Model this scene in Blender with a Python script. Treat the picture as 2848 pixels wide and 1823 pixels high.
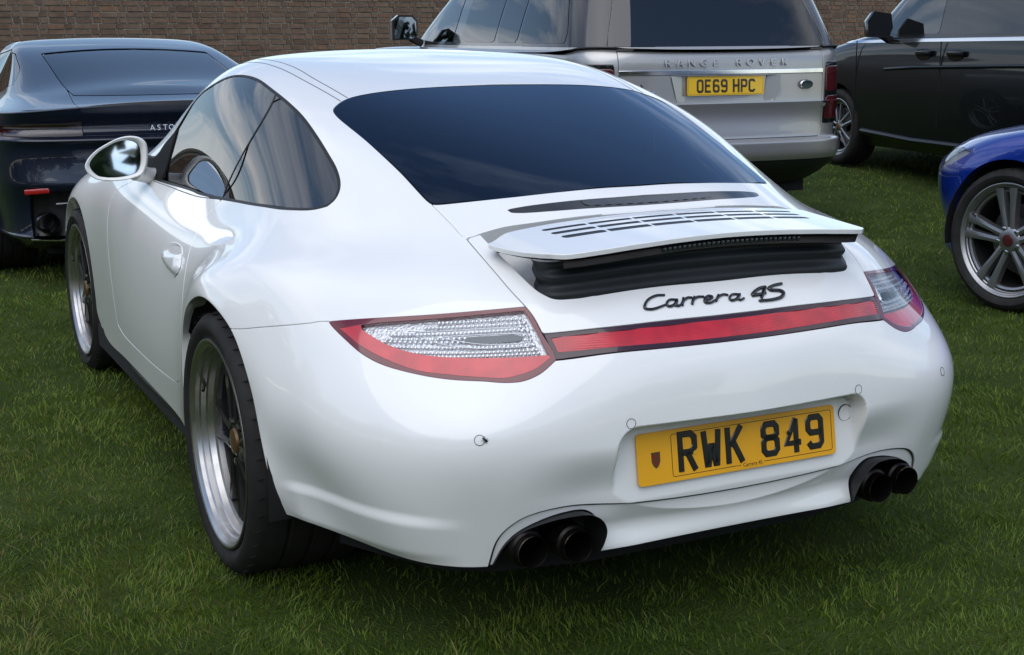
import bpy, bmesh, math, random
import numpy as np
from mathutils import Matrix, Vector, Euler

scene = bpy.context.scene
for o in list(bpy.data.objects): bpy.data.objects.remove(o)
COL = scene.collection

# ------------------------------------------------------------------ camera
cam_data = bpy.data.cameras.new('camera')
cam = bpy.data.objects.new('camera', cam_data)
COL.objects.link(cam)
cam_data.sensor_width = 36.0
cam_data.lens = 3860.0 / 2848.0 * 36.0
cam_data.clip_end = 600.0
CAM_POS = (-1.74, -3.25, 1.31)
cam.matrix_world = (Matrix.Translation(CAM_POS) @ Matrix.Rotation(-math.radians(26.84), 4, 'Z')
                    @ Matrix.Rotation(math.pi / 2 - math.radians(12.06), 4, 'X')
                    @ Matrix.Rotation(math.radians(-0.25), 4, 'Z'))
scene.camera = cam

# ------------------------------------------------------------------ sky and sun
SUN_ELEV, SUN_AZ = math.radians(54), math.radians(224)      # azimuth clockwise from +Y
world = bpy.data.worlds.new('World')
scene.world = world
world.use_nodes = True
wn, wl = world.node_tree.nodes, world.node_tree.links
bg = wn['Background']
sky = wn.new('ShaderNodeTexSky')
sky.sky_type = 'NISHITA'
sky.sun_disc = False
sky.sun_elevation = SUN_ELEV
sky.sun_rotation = SUN_AZ
sky.air_density = 1.0
sky.dust_density = 0.3
sky.ozone_density = 1.4
# broken cloud cover, shifted so a clear blue part mirrors in the rear glass
CLOUD_OFFSET = (2.2, 9.4, 0.0)
geo = wn.new('ShaderNodeTexCoord')
sep = wn.new('ShaderNodeSeparateXYZ'); wl.new(geo.outputs['Generated'], sep.inputs[0])
zc = wn.new('ShaderNodeMath'); zc.operation = 'MAXIMUM'; zc.inputs[1].default_value = 0.12
wl.new(sep.outputs['Z'], zc.inputs[0])
dx = wn.new('ShaderNodeMath'); dx.operation = 'DIVIDE'; wl.new(sep.outputs['X'], dx.inputs[0]); wl.new(zc.outputs[0], dx.inputs[1])
dy = wn.new('ShaderNodeMath'); dy.operation = 'DIVIDE'; wl.new(sep.outputs['Y'], dy.inputs[0]); wl.new(zc.outputs[0], dy.inputs[1])
cmb = wn.new('ShaderNodeCombineXYZ'); wl.new(dx.outputs[0], cmb.inputs[0]); wl.new(dy.outputs[0], cmb.inputs[1])
cn = wn.new('ShaderNodeTexNoise'); cn.inputs['Scale'].default_value = 0.55; cn.inputs['Detail'].default_value = 7
cn.inputs['Roughness'].default_value = 0.58; cn.inputs['Distortion'].default_value = 0.5
off = wn.new('ShaderNodeVectorMath'); off.operation = 'ADD'; off.inputs[1].default_value = CLOUD_OFFSET
wl.new(cmb.outputs[0], off.inputs[0]); wl.new(off.outputs[0], cn.inputs['Vector'])
cr = wn.new('ShaderNodeMapRange'); cr.inputs['From Min'].default_value = 0.47; cr.inputs['From Max'].default_value = 0.72
wl.new(cn.outputs['Fac'], cr.inputs['Value'])
mixc = wn.new('ShaderNodeMix'); mixc.data_type = 'RGBA'
wl.new(cr.outputs[0], mixc.inputs['Factor']); wl.new(sky.outputs[0], mixc.inputs['A'])
mixc.inputs['B'].default_value = (9.9, 9.9, 10.0, 1)
wl.new(mixc.outputs['Result'], bg.inputs['Color'])
bg.inputs['Strength'].default_value = 0.13

sun_data = bpy.data.lights.new('sun', 'SUN')
sun_data.energy = 1.5
sun_data.angle = math.radians(75)
sun_data.color = (1.0, 0.96, 0.90)
sun = bpy.data.objects.new('sun', sun_data); COL.objects.link(sun)
d = Vector((math.sin(SUN_AZ) * math.cos(SUN_ELEV), math.cos(SUN_AZ) * math.cos(SUN_ELEV), math.sin(SUN_ELEV)))
sun.rotation_euler = (-d).to_track_quat('-Z', 'Y').to_euler()

scene.view_settings.view_transform = 'Standard'
scene.view_settings.look = 'None'
scene.view_settings.gamma = 1.0
scene.view_settings.use_curve_mapping = False
scene.view_settings.exposure = 0.46
scene.render.engine = 'CYCLES'
scene.cycles.max_bounces = 10
scene.cycles.transparent_max_bounces = 16

# ------------------------------------------------------------------ materials
MATS = {}
def mat(name, color=(.5, .5, .5), rough=.5, metal=0., coat=0., coat_rough=.03, spec=.5, noise=0., nscale=30.,
        bump=0., bscale=60., trans=0., ior=1.45, alpha=1., emit=None, emit_s=0., color2=None, sheen=0., aniso=0., bdist=.002, flake=0.):
    if name in MATS: return MATS[name]
    m = bpy.data.materials.new(name); m.use_nodes = True
    n, l = m.node_tree.nodes, m.node_tree.links
    b = n['Principled BSDF']
    b.inputs['Base Color'].default_value = (*color, 1)
    b.inputs['Roughness'].default_value = rough
    b.inputs['Metallic'].default_value = metal
    b.inputs['Coat Weight'].default_value = coat
    b.inputs['Coat Roughness'].default_value = coat_rough
    b.inputs['Specular IOR Level'].default_value = spec
    b.inputs['Transmission Weight'].default_value = trans
    b.inputs['IOR'].default_value = ior
    b.inputs['Alpha'].default_value = alpha
    b.inputs['Anisotropic'].default_value = aniso
    if emit: b.inputs['Emission Color'].default_value = (*emit, 1); b.inputs['Emission Strength'].default_value = emit_s
    tc = n.new('ShaderNodeTexCoord')
    if noise or color2:
        t = n.new('ShaderNodeTexNoise'); t.inputs['Scale'].default_value = nscale; t.inputs['Detail'].default_value = 6
        l.new(tc.outputs['Object'], t.inputs['Vector'])
        mx = n.new('ShaderNodeMix'); mx.data_type = 'RGBA'
        c2 = color2 or tuple(max(0, c * (1 - noise)) for c in color)
        mx.inputs['A'].default_value = (*color, 1); mx.inputs['B'].default_value = (*c2, 1)
        mr = n.new('ShaderNodeMapRange'); mr.inputs['From Min'].default_value = .35; mr.inputs['From Max'].default_value = .65
        l.new(t.outputs['Fac'], mr.inputs['Value']); l.new(mr.outputs[0], mx.inputs['Factor'])
        l.new(mx.outputs['Result'], b.inputs['Base Color'])
        rr = n.new('ShaderNodeMapRange'); rr.inputs['To Min'].default_value = rough * .85; rr.inputs['To Max'].default_value = min(1, rough * 1.2)
        l.new(t.outputs['Fac'], rr.inputs['Value']); l.new(rr.outputs[0], b.inputs['Roughness'])
    if bump:
        t2 = n.new('ShaderNodeTexNoise'); t2.inputs['Scale'].default_value = bscale; t2.inputs['Detail'].default_value = 4
        l.new(tc.outputs['Object'], t2.inputs['Vector'])
        bp = n.new('ShaderNodeBump'); bp.inputs['Strength'].default_value = bump; bp.inputs['Distance'].default_value = bdist
        l.new(t2.outputs['Fac'], bp.inputs['Height']); l.new(bp.outputs[0], b.inputs['Normal'])
    MATS[name] = m
    return m

def glass_mat(name, tint, rough=.0, refl=1.0, ior=1.5):
    """thin window glass: tinted see-through plus mirror-like reflection by Fresnel"""
    if name in MATS: return MATS[name]
    m = bpy.data.materials.new(name); m.use_nodes = True
    n, l = m.node_tree.nodes, m.node_tree.links
    n.remove(n['Principled BSDF'])
    out = n['Material Output']
    tr = n.new('ShaderNodeBsdfTransparent'); tr.inputs['Color'].default_value = (*tint, 1)
    gl = n.new('ShaderNodeBsdfGlossy'); gl.inputs['Roughness'].default_value = rough
    gl.inputs['Color'].default_value = (*refl, 1) if hasattr(refl, '__len__') else (refl, refl, refl, 1)
    fr = n.new('ShaderNodeFresnel'); fr.inputs['IOR'].default_value = ior
    mx = n.new('ShaderNodeMixShader')
    l.new(fr.outputs[0], mx.inputs[0]); l.new(tr.outputs[0], mx.inputs[1]); l.new(gl.outputs[0], mx.inputs[2])
    l.new(mx.outputs[0], out.inputs['Surface'])
    MATS[name] = m
    return m

# ------------------------------------------------------------------ objects
def link(name, me, parent=None, loc=None, rot=None):
    o = bpy.data.objects.new(name, me); COL.objects.link(o)
    if parent is not None: o.parent = parent
    if loc is not None: o.location = loc
    if rot is not None: o.rotation_euler = rot
    return o

def empty(name, loc=(0, 0, 0), rz=0.0, label=None, cat=None, group=None):
    o = bpy.data.objects.new(name, None); COL.objects.link(o)
    o.location = loc; o.rotation_euler = (0, 0, rz); o.empty_display_size = .1
    return tag(o, label, cat, group)

def tag(o, label=None, cat=None, group=None, kind=None):
    if label: o['label'] = label
    if cat: o['category'] = cat
    if group: o['group'] = group
    if kind: o['kind'] = kind
    return o

def mesh(name, V, F, m=None, parent=None, smooth=True, normals=None, auto=None):
    me = bpy.data.meshes.new(name)
    V = np.asarray(V, float)
    if isinstance(F, np.ndarray) and F.ndim == 2:
        k = F.shape[1]; nf = len(F)
        me.vertices.add(len(V)); me.vertices.foreach_set('co', V.ravel())
        me.loops.add(nf * k); me.loops.foreach_set('vertex_index', F.astype(np.int32).ravel())
        me.polygons.add(nf); me.polygons.foreach_set('loop_start', np.arange(0, nf * k, k, dtype=np.int32))
        me.update(calc_edges=True)
    else:
        me.from_pydata([tuple(v) for v in V], [], [tuple(int(i) for i in f) for f in F])
    me.polygons.foreach_set('use_smooth', np.full(len(me.polygons), smooth, dtype=bool))
    if m is not None: me.materials.append(m)
    me.validate()
    if normals is not None and len(normals) == len(me.vertices):
        me.normals_split_custom_set_from_vertices(np.asarray(normals, float).tolist())
    elif auto is not None:
        me.set_sharp_from_angle(angle=math.radians(auto))
    return link(name, me, parent)

class MB:
    """collects shapes into one mesh"""
    def __init__(s): s.V = []; s.F = []
    def add(s, V, F):
        k = len(s.V); s.V += [tuple(v) for v in V]; s.F += [tuple(int(i) + k for i in f) for f in F]; return s
    def box(s, c, size, rot=None, bev=0.0):
        x, y, z = (size[0] / 2, size[1] / 2, size[2] / 2)
        if bev <= 0:
            V = [(-x, -y, -z), (x, -y, -z), (x, y, -z), (-x, y, -z), (-x, -y, z), (x, -y, z), (x, y, z), (-x, y, z)]
            F = [(0, 3, 2, 1), (4, 5, 6, 7), (0, 1, 5, 4), (1, 2, 6, 5), (2, 3, 7, 6), (3, 0, 4, 7)]
        else:
            bm = bmesh.new(); bmesh.ops.create_cube(bm, size=1)
            bmesh.ops.scale(bm, vec=(2 * x, 2 * y, 2 * z), verts=bm.verts)
            bmesh.ops.bevel(bm, geom=bm.edges[:], offset=bev, segments=2, affect='EDGES', profile=.5)
            bm.verts.index_update()
            V = [v.co[:] for v in bm.verts]; F = [[v.index for v in f.verts] for f in bm.faces]; bm.free()
        M = Matrix.Translation(c) @ (Euler(rot).to_matrix().to_4x4() if rot else Matrix.Identity(4))
        return s.add([(M @ Vector(v))[:] for v in V], F)
    def tube(s, pts, r, n=10, closed=False, cap=True):
        pts = [Vector(p) for p in pts]; k = len(pts)
        rr = r if hasattr(r, '__len__') else [r] * k
        V = []; prev = None
        for i, p in enumerate(pts):
            a = pts[(i - 1) % k] if (closed or i > 0) else pts[0]
            b = pts[(i + 1) % k] if (closed or i < k - 1) else pts[-1]
            t = (b - a).normalized()
            up = prev if prev is not None else (Vector((0, 0, 1)) if abs(t.z) < .9 else Vector((1, 0, 0)))
            u = (up - t * up.dot(t)).normalized(); w = t.cross(u); prev = u
            for j in range(n):
                q = 2 * math.pi * j / n
                V.append((p + (u * math.cos(q) + w * math.sin(q)) * rr[i])[:])
        F = []
        for i in range(k if closed else k - 1):
            for j in range(n):
                a, b = i * n + j, i * n + (j + 1) % n
                c, d_ = ((i + 1) % k) * n + (j + 1) % n, ((i + 1) % k) * n + j
                F.append((a, b, c, d_))
        if cap and not closed:
            F.append(tuple(range(n - 1, -1, -1))); F.append(tuple((k - 1) * n + j for j in range(n)))
        return s.add(V, F)
    def lathe(s, prof, axis_o=(0, 0, 0), axis='x', n=48, closed=False):
        """prof: list of (along axis, radius)"""
        V = []; k = len(prof)
        for a, r in prof:
            for j in range(n):
                q = 2 * math.pi * j / n
                c, d_ = math.cos(q) * r, math.sin(q) * r
                v = {'x': (a, c, d_), 'y': (c, a, d_), 'z': (c, d_, a)}[axis]
                V.append((v[0] + axis_o[0], v[1] + axis_o[1], v[2] + axis_o[2]))
        F = []
        for i in range(k if closed else k - 1):
            for j in range(n):
                F.append((i * n + j, i * n + (j + 1) % n, ((i + 1) % k) * n + (j + 1) % n, ((i + 1) % k) * n + j))
        return s.add(V, F)
    def prism(s, poly, h0, h1, axis='y'):
        """poly: 2-D outline; extruded along axis from h0 to h1. plane coords: y->(x,z), x->(y,z), z->(x,y)"""
        f = {'y': lambda p, h: (p[0], h, p[1]), 'x': lambda p, h: (h, p[0], p[1]), 'z': lambda p, h: (p[0], p[1], h)}[axis]
        n = len(poly)
        V = [f(p, h0) for p in poly] + [f(p, h1) for p in poly]
        F = [tuple(range(n)), tuple(range(2 * n - 1, n - 1, -1))] + [(i, i + n, (i + 1) % n + n, (i + 1) % n) for i in range(n)]
        return s.add(V, F)
    def xf(s, M):
        s.V = [(M @ Vector(v))[:] for v in s.V]; return s
    def build(s, name, m, parent=None, smooth=True, auto=35):
        me = bpy.data.meshes.new(name); me.from_pydata(s.V, [], s.F)
        bm = bmesh.new(); bm.from_mesh(me); bmesh.ops.recalc_face_normals(bm, faces=bm.faces); bm.to_mesh(me); bm.free()
        me.polygons.foreach_set('use_smooth', np.full(len(me.polygons), smooth, dtype=bool))
        if smooth and auto: me.set_sharp_from_angle(angle=math.radians(auto))
        if m is not None: me.materials.append(m)
        return link(name, me, parent)

def copy_tree(o, parent=None, loc=None, rot=None):
    c = o.copy(); COL.objects.link(c); c.parent = parent
    if loc is not None: c.location = loc
    if rot is not None: c.rotation_euler = rot
    for ch in list(o.children):
        copy_tree(ch, c)
    return c

# ------------------------------------------------------------------ smooth sheets (car bodywork)
def bspline(Q, t, sym=False):
    n = len(Q)
    first = Q[1] * np.array([-1, 1, 1]) if sym else 2 * Q[0] - Q[1]
    E = np.concatenate([[first], Q, [2 * Q[-1] - Q[-2]]])
    i = np.minimum(t.astype(int), n - 2); f = (t - i).reshape((-1,) + (1,) * (Q.ndim - 1))
    return ((1 - f) ** 3 * E[i] + (3 * f ** 3 - 6 * f ** 2 + 4) * E[i + 1] + (-3 * f ** 3 + 3 * f ** 2 + 3 * f + 1) * E[i + 2] + f ** 3 * E[i + 3]) / 6

class Surf:
    """half of a symmetric body: rows of points from the centre line outwards, interpolated by a cubic B-spline"""
    def __init__(s, rows, it=5):
        s.rows = np.array(rows, float); s.M, s.N = s.rows.shape[:2]
        s.Q = s.rows.copy()
        for _ in range(it):
            s.Q += s.rows - s.grid(np.arange(s.M) * 1., np.arange(s.N) * 1.)
    def grid(s, tu, tv):
        a = bspline(s.Q, tu)
        return bspline(a.transpose(1, 0, 2), tv, True).transpose(1, 0, 2)
    def at(s, uv):
        uv = np.atleast_2d(np.array(uv, float))
        out = []
        for u, v in uv:
            out.append(s.grid(np.array([min(max(u, 0), s.M - 1.)]), np.array([min(abs(v), s.N - 1.)]))[0, 0])
        return np.array(out)
    def sheet(s, tu, tv, displace=None):
        G = G0 = s.grid(tu, tv)
        if displace is not None: G = displace(G, tu, tv)
        du = np.gradient(G, axis=0); dv = np.gradient(G, axis=1)
        # mirrored slope across the centre line
        dv[:, 0] = (G[:, 1] - G[:, 1] * np.array([-1, 1, 1])) / 2
        N = np.cross(du, dv); N /= np.linalg.norm(N, axis=2)[..., None] + 1e-12
        c = np.array([0, G[..., 1].mean(), .45])
        sg = np.sign((N * (G - c)).sum(2).mean()); N *= sg
        nu, nv = G.shape[:2]; idx = np.arange(nu * nv).reshape(nu, nv)
        q = [idx[:-1, :-1], idx[1:, :-1], idx[1:, 1:], idx[:-1, 1:]]
        T = np.concatenate([np.stack([q[0], q[1], q[2]], -1).reshape(-1, 3), np.stack([q[0], q[2], q[3]], -1).reshape(-1, 3)])
        if sg < 0: T = T[:, ::-1]
        UV = np.stack(np.meshgrid(tu, tv, indexing='ij'), -1).reshape(-1, 2)
        sh = Sheet(G.reshape(-1, 3), N.reshape(-1, 3), UV, T)
        sh.X0 = G0.reshape(-1, 3)
        return sh

class Sheet:
    def __init__(s, V, N, UV, T, X0=None): s.V, s.N, s.UV, s.T = V, N, UV, T; s.X0 = V if X0 is None else X0     # X0: undisplaced position
    def clip(s, f):
        """keep the part where f < 0, cut exactly along f = 0"""
        f = np.where(np.abs(f) < 1e-6, 1e-6, f)
        neg = f < 0; k = neg[s.T].sum(1)
        keep = s.T[k == 3]; mix = s.T[(k == 1) | (k == 2)]
        if len(mix) == 0: return Sheet(s.V, s.N, s.UV, keep, s.X0).compact()
        nn = neg[mix].sum(1); fl = neg[mix]
        # rotate so that the odd vertex out comes first
        odd = np.where((nn == 1)[:, None], fl, ~fl); r = odd.argmax(1)
        a = mix[np.arange(len(mix)), r]; b = mix[np.arange(len(mix)), (r + 1) % 3]; c = mix[np.arange(len(mix)), (r + 2) % 3]
        E = np.concatenate([np.stack([a, b], 1), np.stack([a, c], 1)]); Es = np.sort(E, 1)
        key = Es[:, 0].astype(np.int64) * (len(s.V) + 1) + Es[:, 1]
        uk, first, inv = np.unique(key, return_index=True, return_inverse=True)
        e = Es[first]; t = (f[e[:, 0]] / (f[e[:, 0]] - f[e[:, 1]]))[:, None]
        NV = s.V[e[:, 0]] * (1 - t) + s.V[e[:, 1]] * t
        NN = s.N[e[:, 0]] * (1 - t) + s.N[e[:, 1]] * t; NN /= np.linalg.norm(NN, axis=1)[:, None] + 1e-12
        NU = s.UV[e[:, 0]] * (1 - t) + s.UV[e[:, 1]] * t
        NX = s.X0[e[:, 0]] * (1 - t) + s.X0[e[:, 1]] * t
        base = len(s.V); m = len(mix); ab = base + inv[:m]; ac = base + inv[m:]
        one = nn == 1
        t1 = np.stack([a, ab, ac], 1)[one]
        t2 = np.stack([ab, b, c], 1)[~one]; t3 = np.stack([ab, c, ac], 1)[~one]
        return Sheet(np.concatenate([s.V, NV]), np.concatenate([s.N, NN]), np.concatenate([s.UV, NU]), np.concatenate([keep, t1, t2, t3]), np.concatenate([s.X0, NX])).compact()
    def compact(s):
        u, inv = np.unique(s.T, return_inverse=True)
        return Sheet(s.V[u], s.N[u], s.UV[u], inv.reshape(-1, 3), s.X0[u])
    def offset(s, d):
        d = d if np.ndim(d) == 0 else np.asarray(d)[:, None]
        return Sheet(s.V + s.N * d, s.N.copy(), s.UV.copy(), s.T.copy(), s.X0)
    def flip(s): return Sheet(s.V, -s.N, s.UV, s.T[:, ::-1])
    def mirror(s): k = np.array([-1, 1, 1]); return Sheet(s.V * k, s.N * k, s.UV, s.T[:, ::-1])
    def join(s, o): return Sheet(np.concatenate([s.V, o.V]), np.concatenate([s.N, o.N]), np.concatenate([s.UV, o.UV]), np.concatenate([s.T, o.T + len(s.V)]))
    def both(s): return s.join(s.mirror())
    def rim(s, depth=.012, round_=.0016, skip=None):
        """fold the free edges inwards with a small rounded corner (panel flange)"""
        E = np.concatenate([s.T[:, [0, 1]], s.T[:, [1, 2]], s.T[:, [2, 0]]])
        Es = np.sort(E, 1); key = Es[:, 0].astype(np.int64) * (len(s.V) + 1) + Es[:, 1]
        uk, inv, cnt = np.unique(key, return_inverse=True, return_counts=True)
        B = E[cnt[inv] == 1]
        B = B[~((np.abs(s.V[B[:, 0], 0]) < 1e-5) & (np.abs(s.V[B[:, 1], 0]) < 1e-5))]
        if skip is not None:
            B = B[~(skip(s.V[B[:, 0]]) & skip(s.V[B[:, 1]]))]
        if len(B) == 0: return s
        ed = s.V[B[:, 1]] - s.V[B[:, 0]]; ed /= np.linalg.norm(ed, axis=1)[:, None] + 1e-12
        out = np.cross(ed, (s.N[B[:, 0]] + s.N[B[:, 1]]) / 2)
        acc = np.zeros_like(s.V); np.add.at(acc, B[:, 0], out); np.add.at(acc, B[:, 1], out)
        bv = np.unique(B); mp = -np.ones(len(s.V), int); mp[bv] = np.arange(len(bv))
        o = acc[bv]; o /= np.linalg.norm(o, axis=1)[:, None] + 1e-12; n = s.N[bv]; p = s.V[bv]; L = len(bv); base = len(s.V)
        r1 = p + o * round_ * .7 - n * round_ * .3; r2 = p + o * round_ - n * round_; r3 = r2 - n * depth
        n1 = n + o; n1 /= np.linalg.norm(n1, axis=1)[:, None]
        V = np.concatenate([s.V, r1, r2, r3]); N = np.concatenate([s.N, n1, o, o]); UV = np.concatenate([s.UV, s.UV[bv], s.UV[bv], s.UV[bv]])
        a, b = mp[B[:, 0]], mp[B[:, 1]]
        T = [s.T]
        rings = [B, np.stack([base + a, base + b], 1), np.stack([base + L + a, base + L + b], 1), np.stack([base + 2 * L + a, base + 2 * L + b], 1)]
        for q, w in zip(rings[:-1], rings[1:]):
            T.append(np.stack([q[:, 1], q[:, 0], w[:, 0]], 1)); T.append(np.stack([q[:, 1], w[:, 0], w[:, 1]], 1))
        return Sheet(V, N, UV, np.concatenate(T))
    def build(s, name, m, parent=None):
        return mesh(name, s.V, s.T, m, parent, True, s.N)

def in_poly(P, poly):
    x, y = P[:, 0], P[:, 1]; r = np.zeros(len(P), bool); n = len(poly)
    for i in range(n):
        x0, y0 = poly[i]; x1, y1 = poly[(i + 1) % n]
        if y0 == y1: continue
        c = ((y0 > y) != (y1 > y)) & (x < (x1 - x0) * (y - y0) / (y1 - y0) + x0)
        r ^= c
    return r

def smooth_line(pts, X=None, closed=False, n=8, corner=50):
    """Catmull-Rom through pts; turns sharper than `corner` degrees (measured on X if given) stay corners"""
    pts = np.array(pts, float); X = pts if X is None else X; k = len(pts)
    out = []
    def sharp(i):
        if not closed and i in (0, k - 1): return True
        a = X[i] - X[i - 1]; b = X[(i + 1) % k] - X[i]
        c = (a @ b) / (np.linalg.norm(a) * np.linalg.norm(b) + 1e-12)
        return math.degrees(math.acos(max(-1, min(1, c)))) > corner
    sh = [sharp(i) for i in range(k)]
    for i in range(k if closed else k - 1):
        j = (i + 1) % k
        p1, p2 = pts[i], pts[j]
        p0 = pts[i - 1] if (closed or i > 0) and not sh[i] else p1 * 2 - p2
        p3 = pts[(j + 1) % k] if (closed or j < k - 1) and not sh[j] else p2 * 2 - p1
        d1 = max(np.linalg.norm(p1 - p0), 1e-6) ** .5; d2 = max(np.linalg.norm(p2 - p1), 1e-6) ** .5; d3 = max(np.linalg.norm(p3 - p2), 1e-6) ** .5
        m1 = ((p1 - p0) / d1 - (p2 - p0) / (d1 + d2) + (p2 - p1) / d2) * d2
        m2 = ((p2 - p1) / d2 - (p3 - p1) / (d2 + d3) + (p3 - p2) / d3) * d2
        for t in np.arange(n) / n:
            out.append((2 * t ** 3 - 3 * t ** 2 + 1) * p1 + (t ** 3 - 2 * t ** 2 + t) * m1 + (-2 * t ** 3 + 3 * t ** 2) * p2 + (t ** 3 - t ** 2) * m2)
    if not closed: out.append(pts[-1])
    return np.array(out)

def field(surf, sheet, line, close=(), closed=True, corner=50, n=8):
    """signed distance (m, negative inside) on the sheet to an outline given in surface coordinates (u, v).
    `close` lists extra points that close an open line round the back (not cut along)."""
    line = np.array(line, float); X = surf.at(line)
    L = smooth_line(line, X, closed and not len(close), n, corner)
    poly = np.concatenate([L, np.array(close, float)]) if len(close) else L
    if closed and not len(close): L = np.concatenate([L, L[:1]])
    X = surf.at(L)
    # densify in 3-D
    seg = []
    for a, b in zip(X[:-1], X[1:]):
        k = max(1, int(np.linalg.norm(b - a) / .004)); seg.append(a + (b - a) * (np.arange(k) / k)[:, None])
    X = np.concatenate(seg + [X[-1:]])
    lo, hi = poly.min(0) - .6, poly.max(0) + .6
    near = ((sheet.UV >= lo) & (sheet.UV <= hi)).all(1)
    f = np.full(len(sheet.V), 1.0)
    ids = np.where(near)[0]
    if len(ids):
        A = sheet.X0[ids]; dmin = np.full(len(ids), 9e9)
        xx = (X ** 2).sum(1)
        for c in range(0, len(ids), 4000):
            a = A[c:c + 4000]
            d2 = (a ** 2).sum(1)[:, None] + xx[None] - 2 * a @ X.T
            j = d2.argmin(1)
            # refine against the two neighbouring segments
            best = np.full(len(a), 9e9)
            for k0, k1 in ((np.maximum(j - 1, 0), j), (j, np.minimum(j + 1, len(X) - 1))):
                p, q = X[k0], X[k1]; e = q - p; ee = (e ** 2).sum(1) + 1e-18
                t = np.clip(((a - p) * e).sum(1) / ee, 0, 1)[:, None]
                best = np.minimum(best, ((a - p - e * t) ** 2).sum(1))
            dmin[c:c + 4000] = np.sqrt(best)
        ins = in_poly(sheet.UV[ids], poly)
        f[ids] = np.where(ins, -dmin, dmin)
    return f

def cut(surf, sheet, line, close=(), gap=.002, **k):
    """-> (piece inside the outline, rest), with a gap of 2*gap between them"""
    f = field(surf, sheet, line, close, **k)
    return sheet.clip(f + gap), sheet.clip(-(f - gap))

def shut_line_shade(surf, sheet, line, close=(), gap=.002, depth=.004, **k):
    """dark sheet added behind a panel gap, standing in for its shade"""
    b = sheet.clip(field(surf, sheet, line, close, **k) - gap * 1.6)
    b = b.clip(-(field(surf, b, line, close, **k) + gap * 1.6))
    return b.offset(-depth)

def strip_on(surf, line, width, lift=.0015, name='line', m=None, parent=None, both=True, n=8, corner=50):
    """thin band laid on the surface along a line"""
    L = smooth_line(line, surf.at(line), False, n, corner); X = surf.at(L)
    e = .02
    Nn = []
    for (u, v) in L:
        a = surf.at([(u + e, v)])[0] - surf.at([(u - e, v)])[0]; b = surf.at([(u, v + e)])[0] - surf.at([(u, max(v - e, 0))])[0]
        q = np.cross(a, b); q /= np.linalg.norm(q) + 1e-12
        if q @ (X[len(Nn)] - np.array([0, 1, .4])) < 0: q = -q
        Nn.append(q)
    Nn = np.array(Nn); t = np.gradient(X, axis=0); s_ = np.cross(t, Nn); s_ /= np.linalg.norm(s_, axis=1)[:, None] + 1e-12
    c = X + Nn * lift
    V = np.concatenate([c - s_ * width / 2 - Nn * .003, c - s_ * width * .3, c + s_ * width * .3, c + s_ * width / 2 - Nn * .003]); k = len(X)
    F = [(j * k + i, j * k + i + 1, (j + 1) * k + i + 1, (j + 1) * k + i) for j in range(3) for i in range(k - 1)]
    if both:
        V2 = V * np.array([-1, 1, 1]); F = F + [tuple(q + len(V) for q in f[::-1]) for f in F]; V = np.concatenate([V, V2])
    return mesh(name, V, F, m, parent)

def text_obj(name, body, size, m, parent=None, M=None, depth=.001, shear=0., spacing=1., bevel=0., sx=1., weight=0.):
    cu = bpy.data.curves.new(name, 'FONT'); cu.body = body; cu.size = size; cu.extrude = depth; cu.shear = shear
    cu.space_character = spacing; cu.align_x = 'CENTER'; cu.align_y = 'CENTER'; cu.bevel_depth = bevel; cu.offset = weight
    cu.resolution_u = 4
    o = bpy.data.objects.new(name, cu); COL.objects.link(o)
    dg = bpy.context.evaluated_depsgraph_get(); dg.update()
    me = bpy.data.meshes.new_from_object(o.evaluated_get(dg)); me.name = name
    bpy.data.objects.remove(o); bpy.data.curves.remove(cu)
    if sx != 1.: me.transform(Matrix.Diagonal((sx, 1, 1, 1)))
    me.materials.clear(); me.materials.append(m)
    ob = link(name, me, parent)
    if M is not None: ob.matrix_local = M
    return ob

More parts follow.
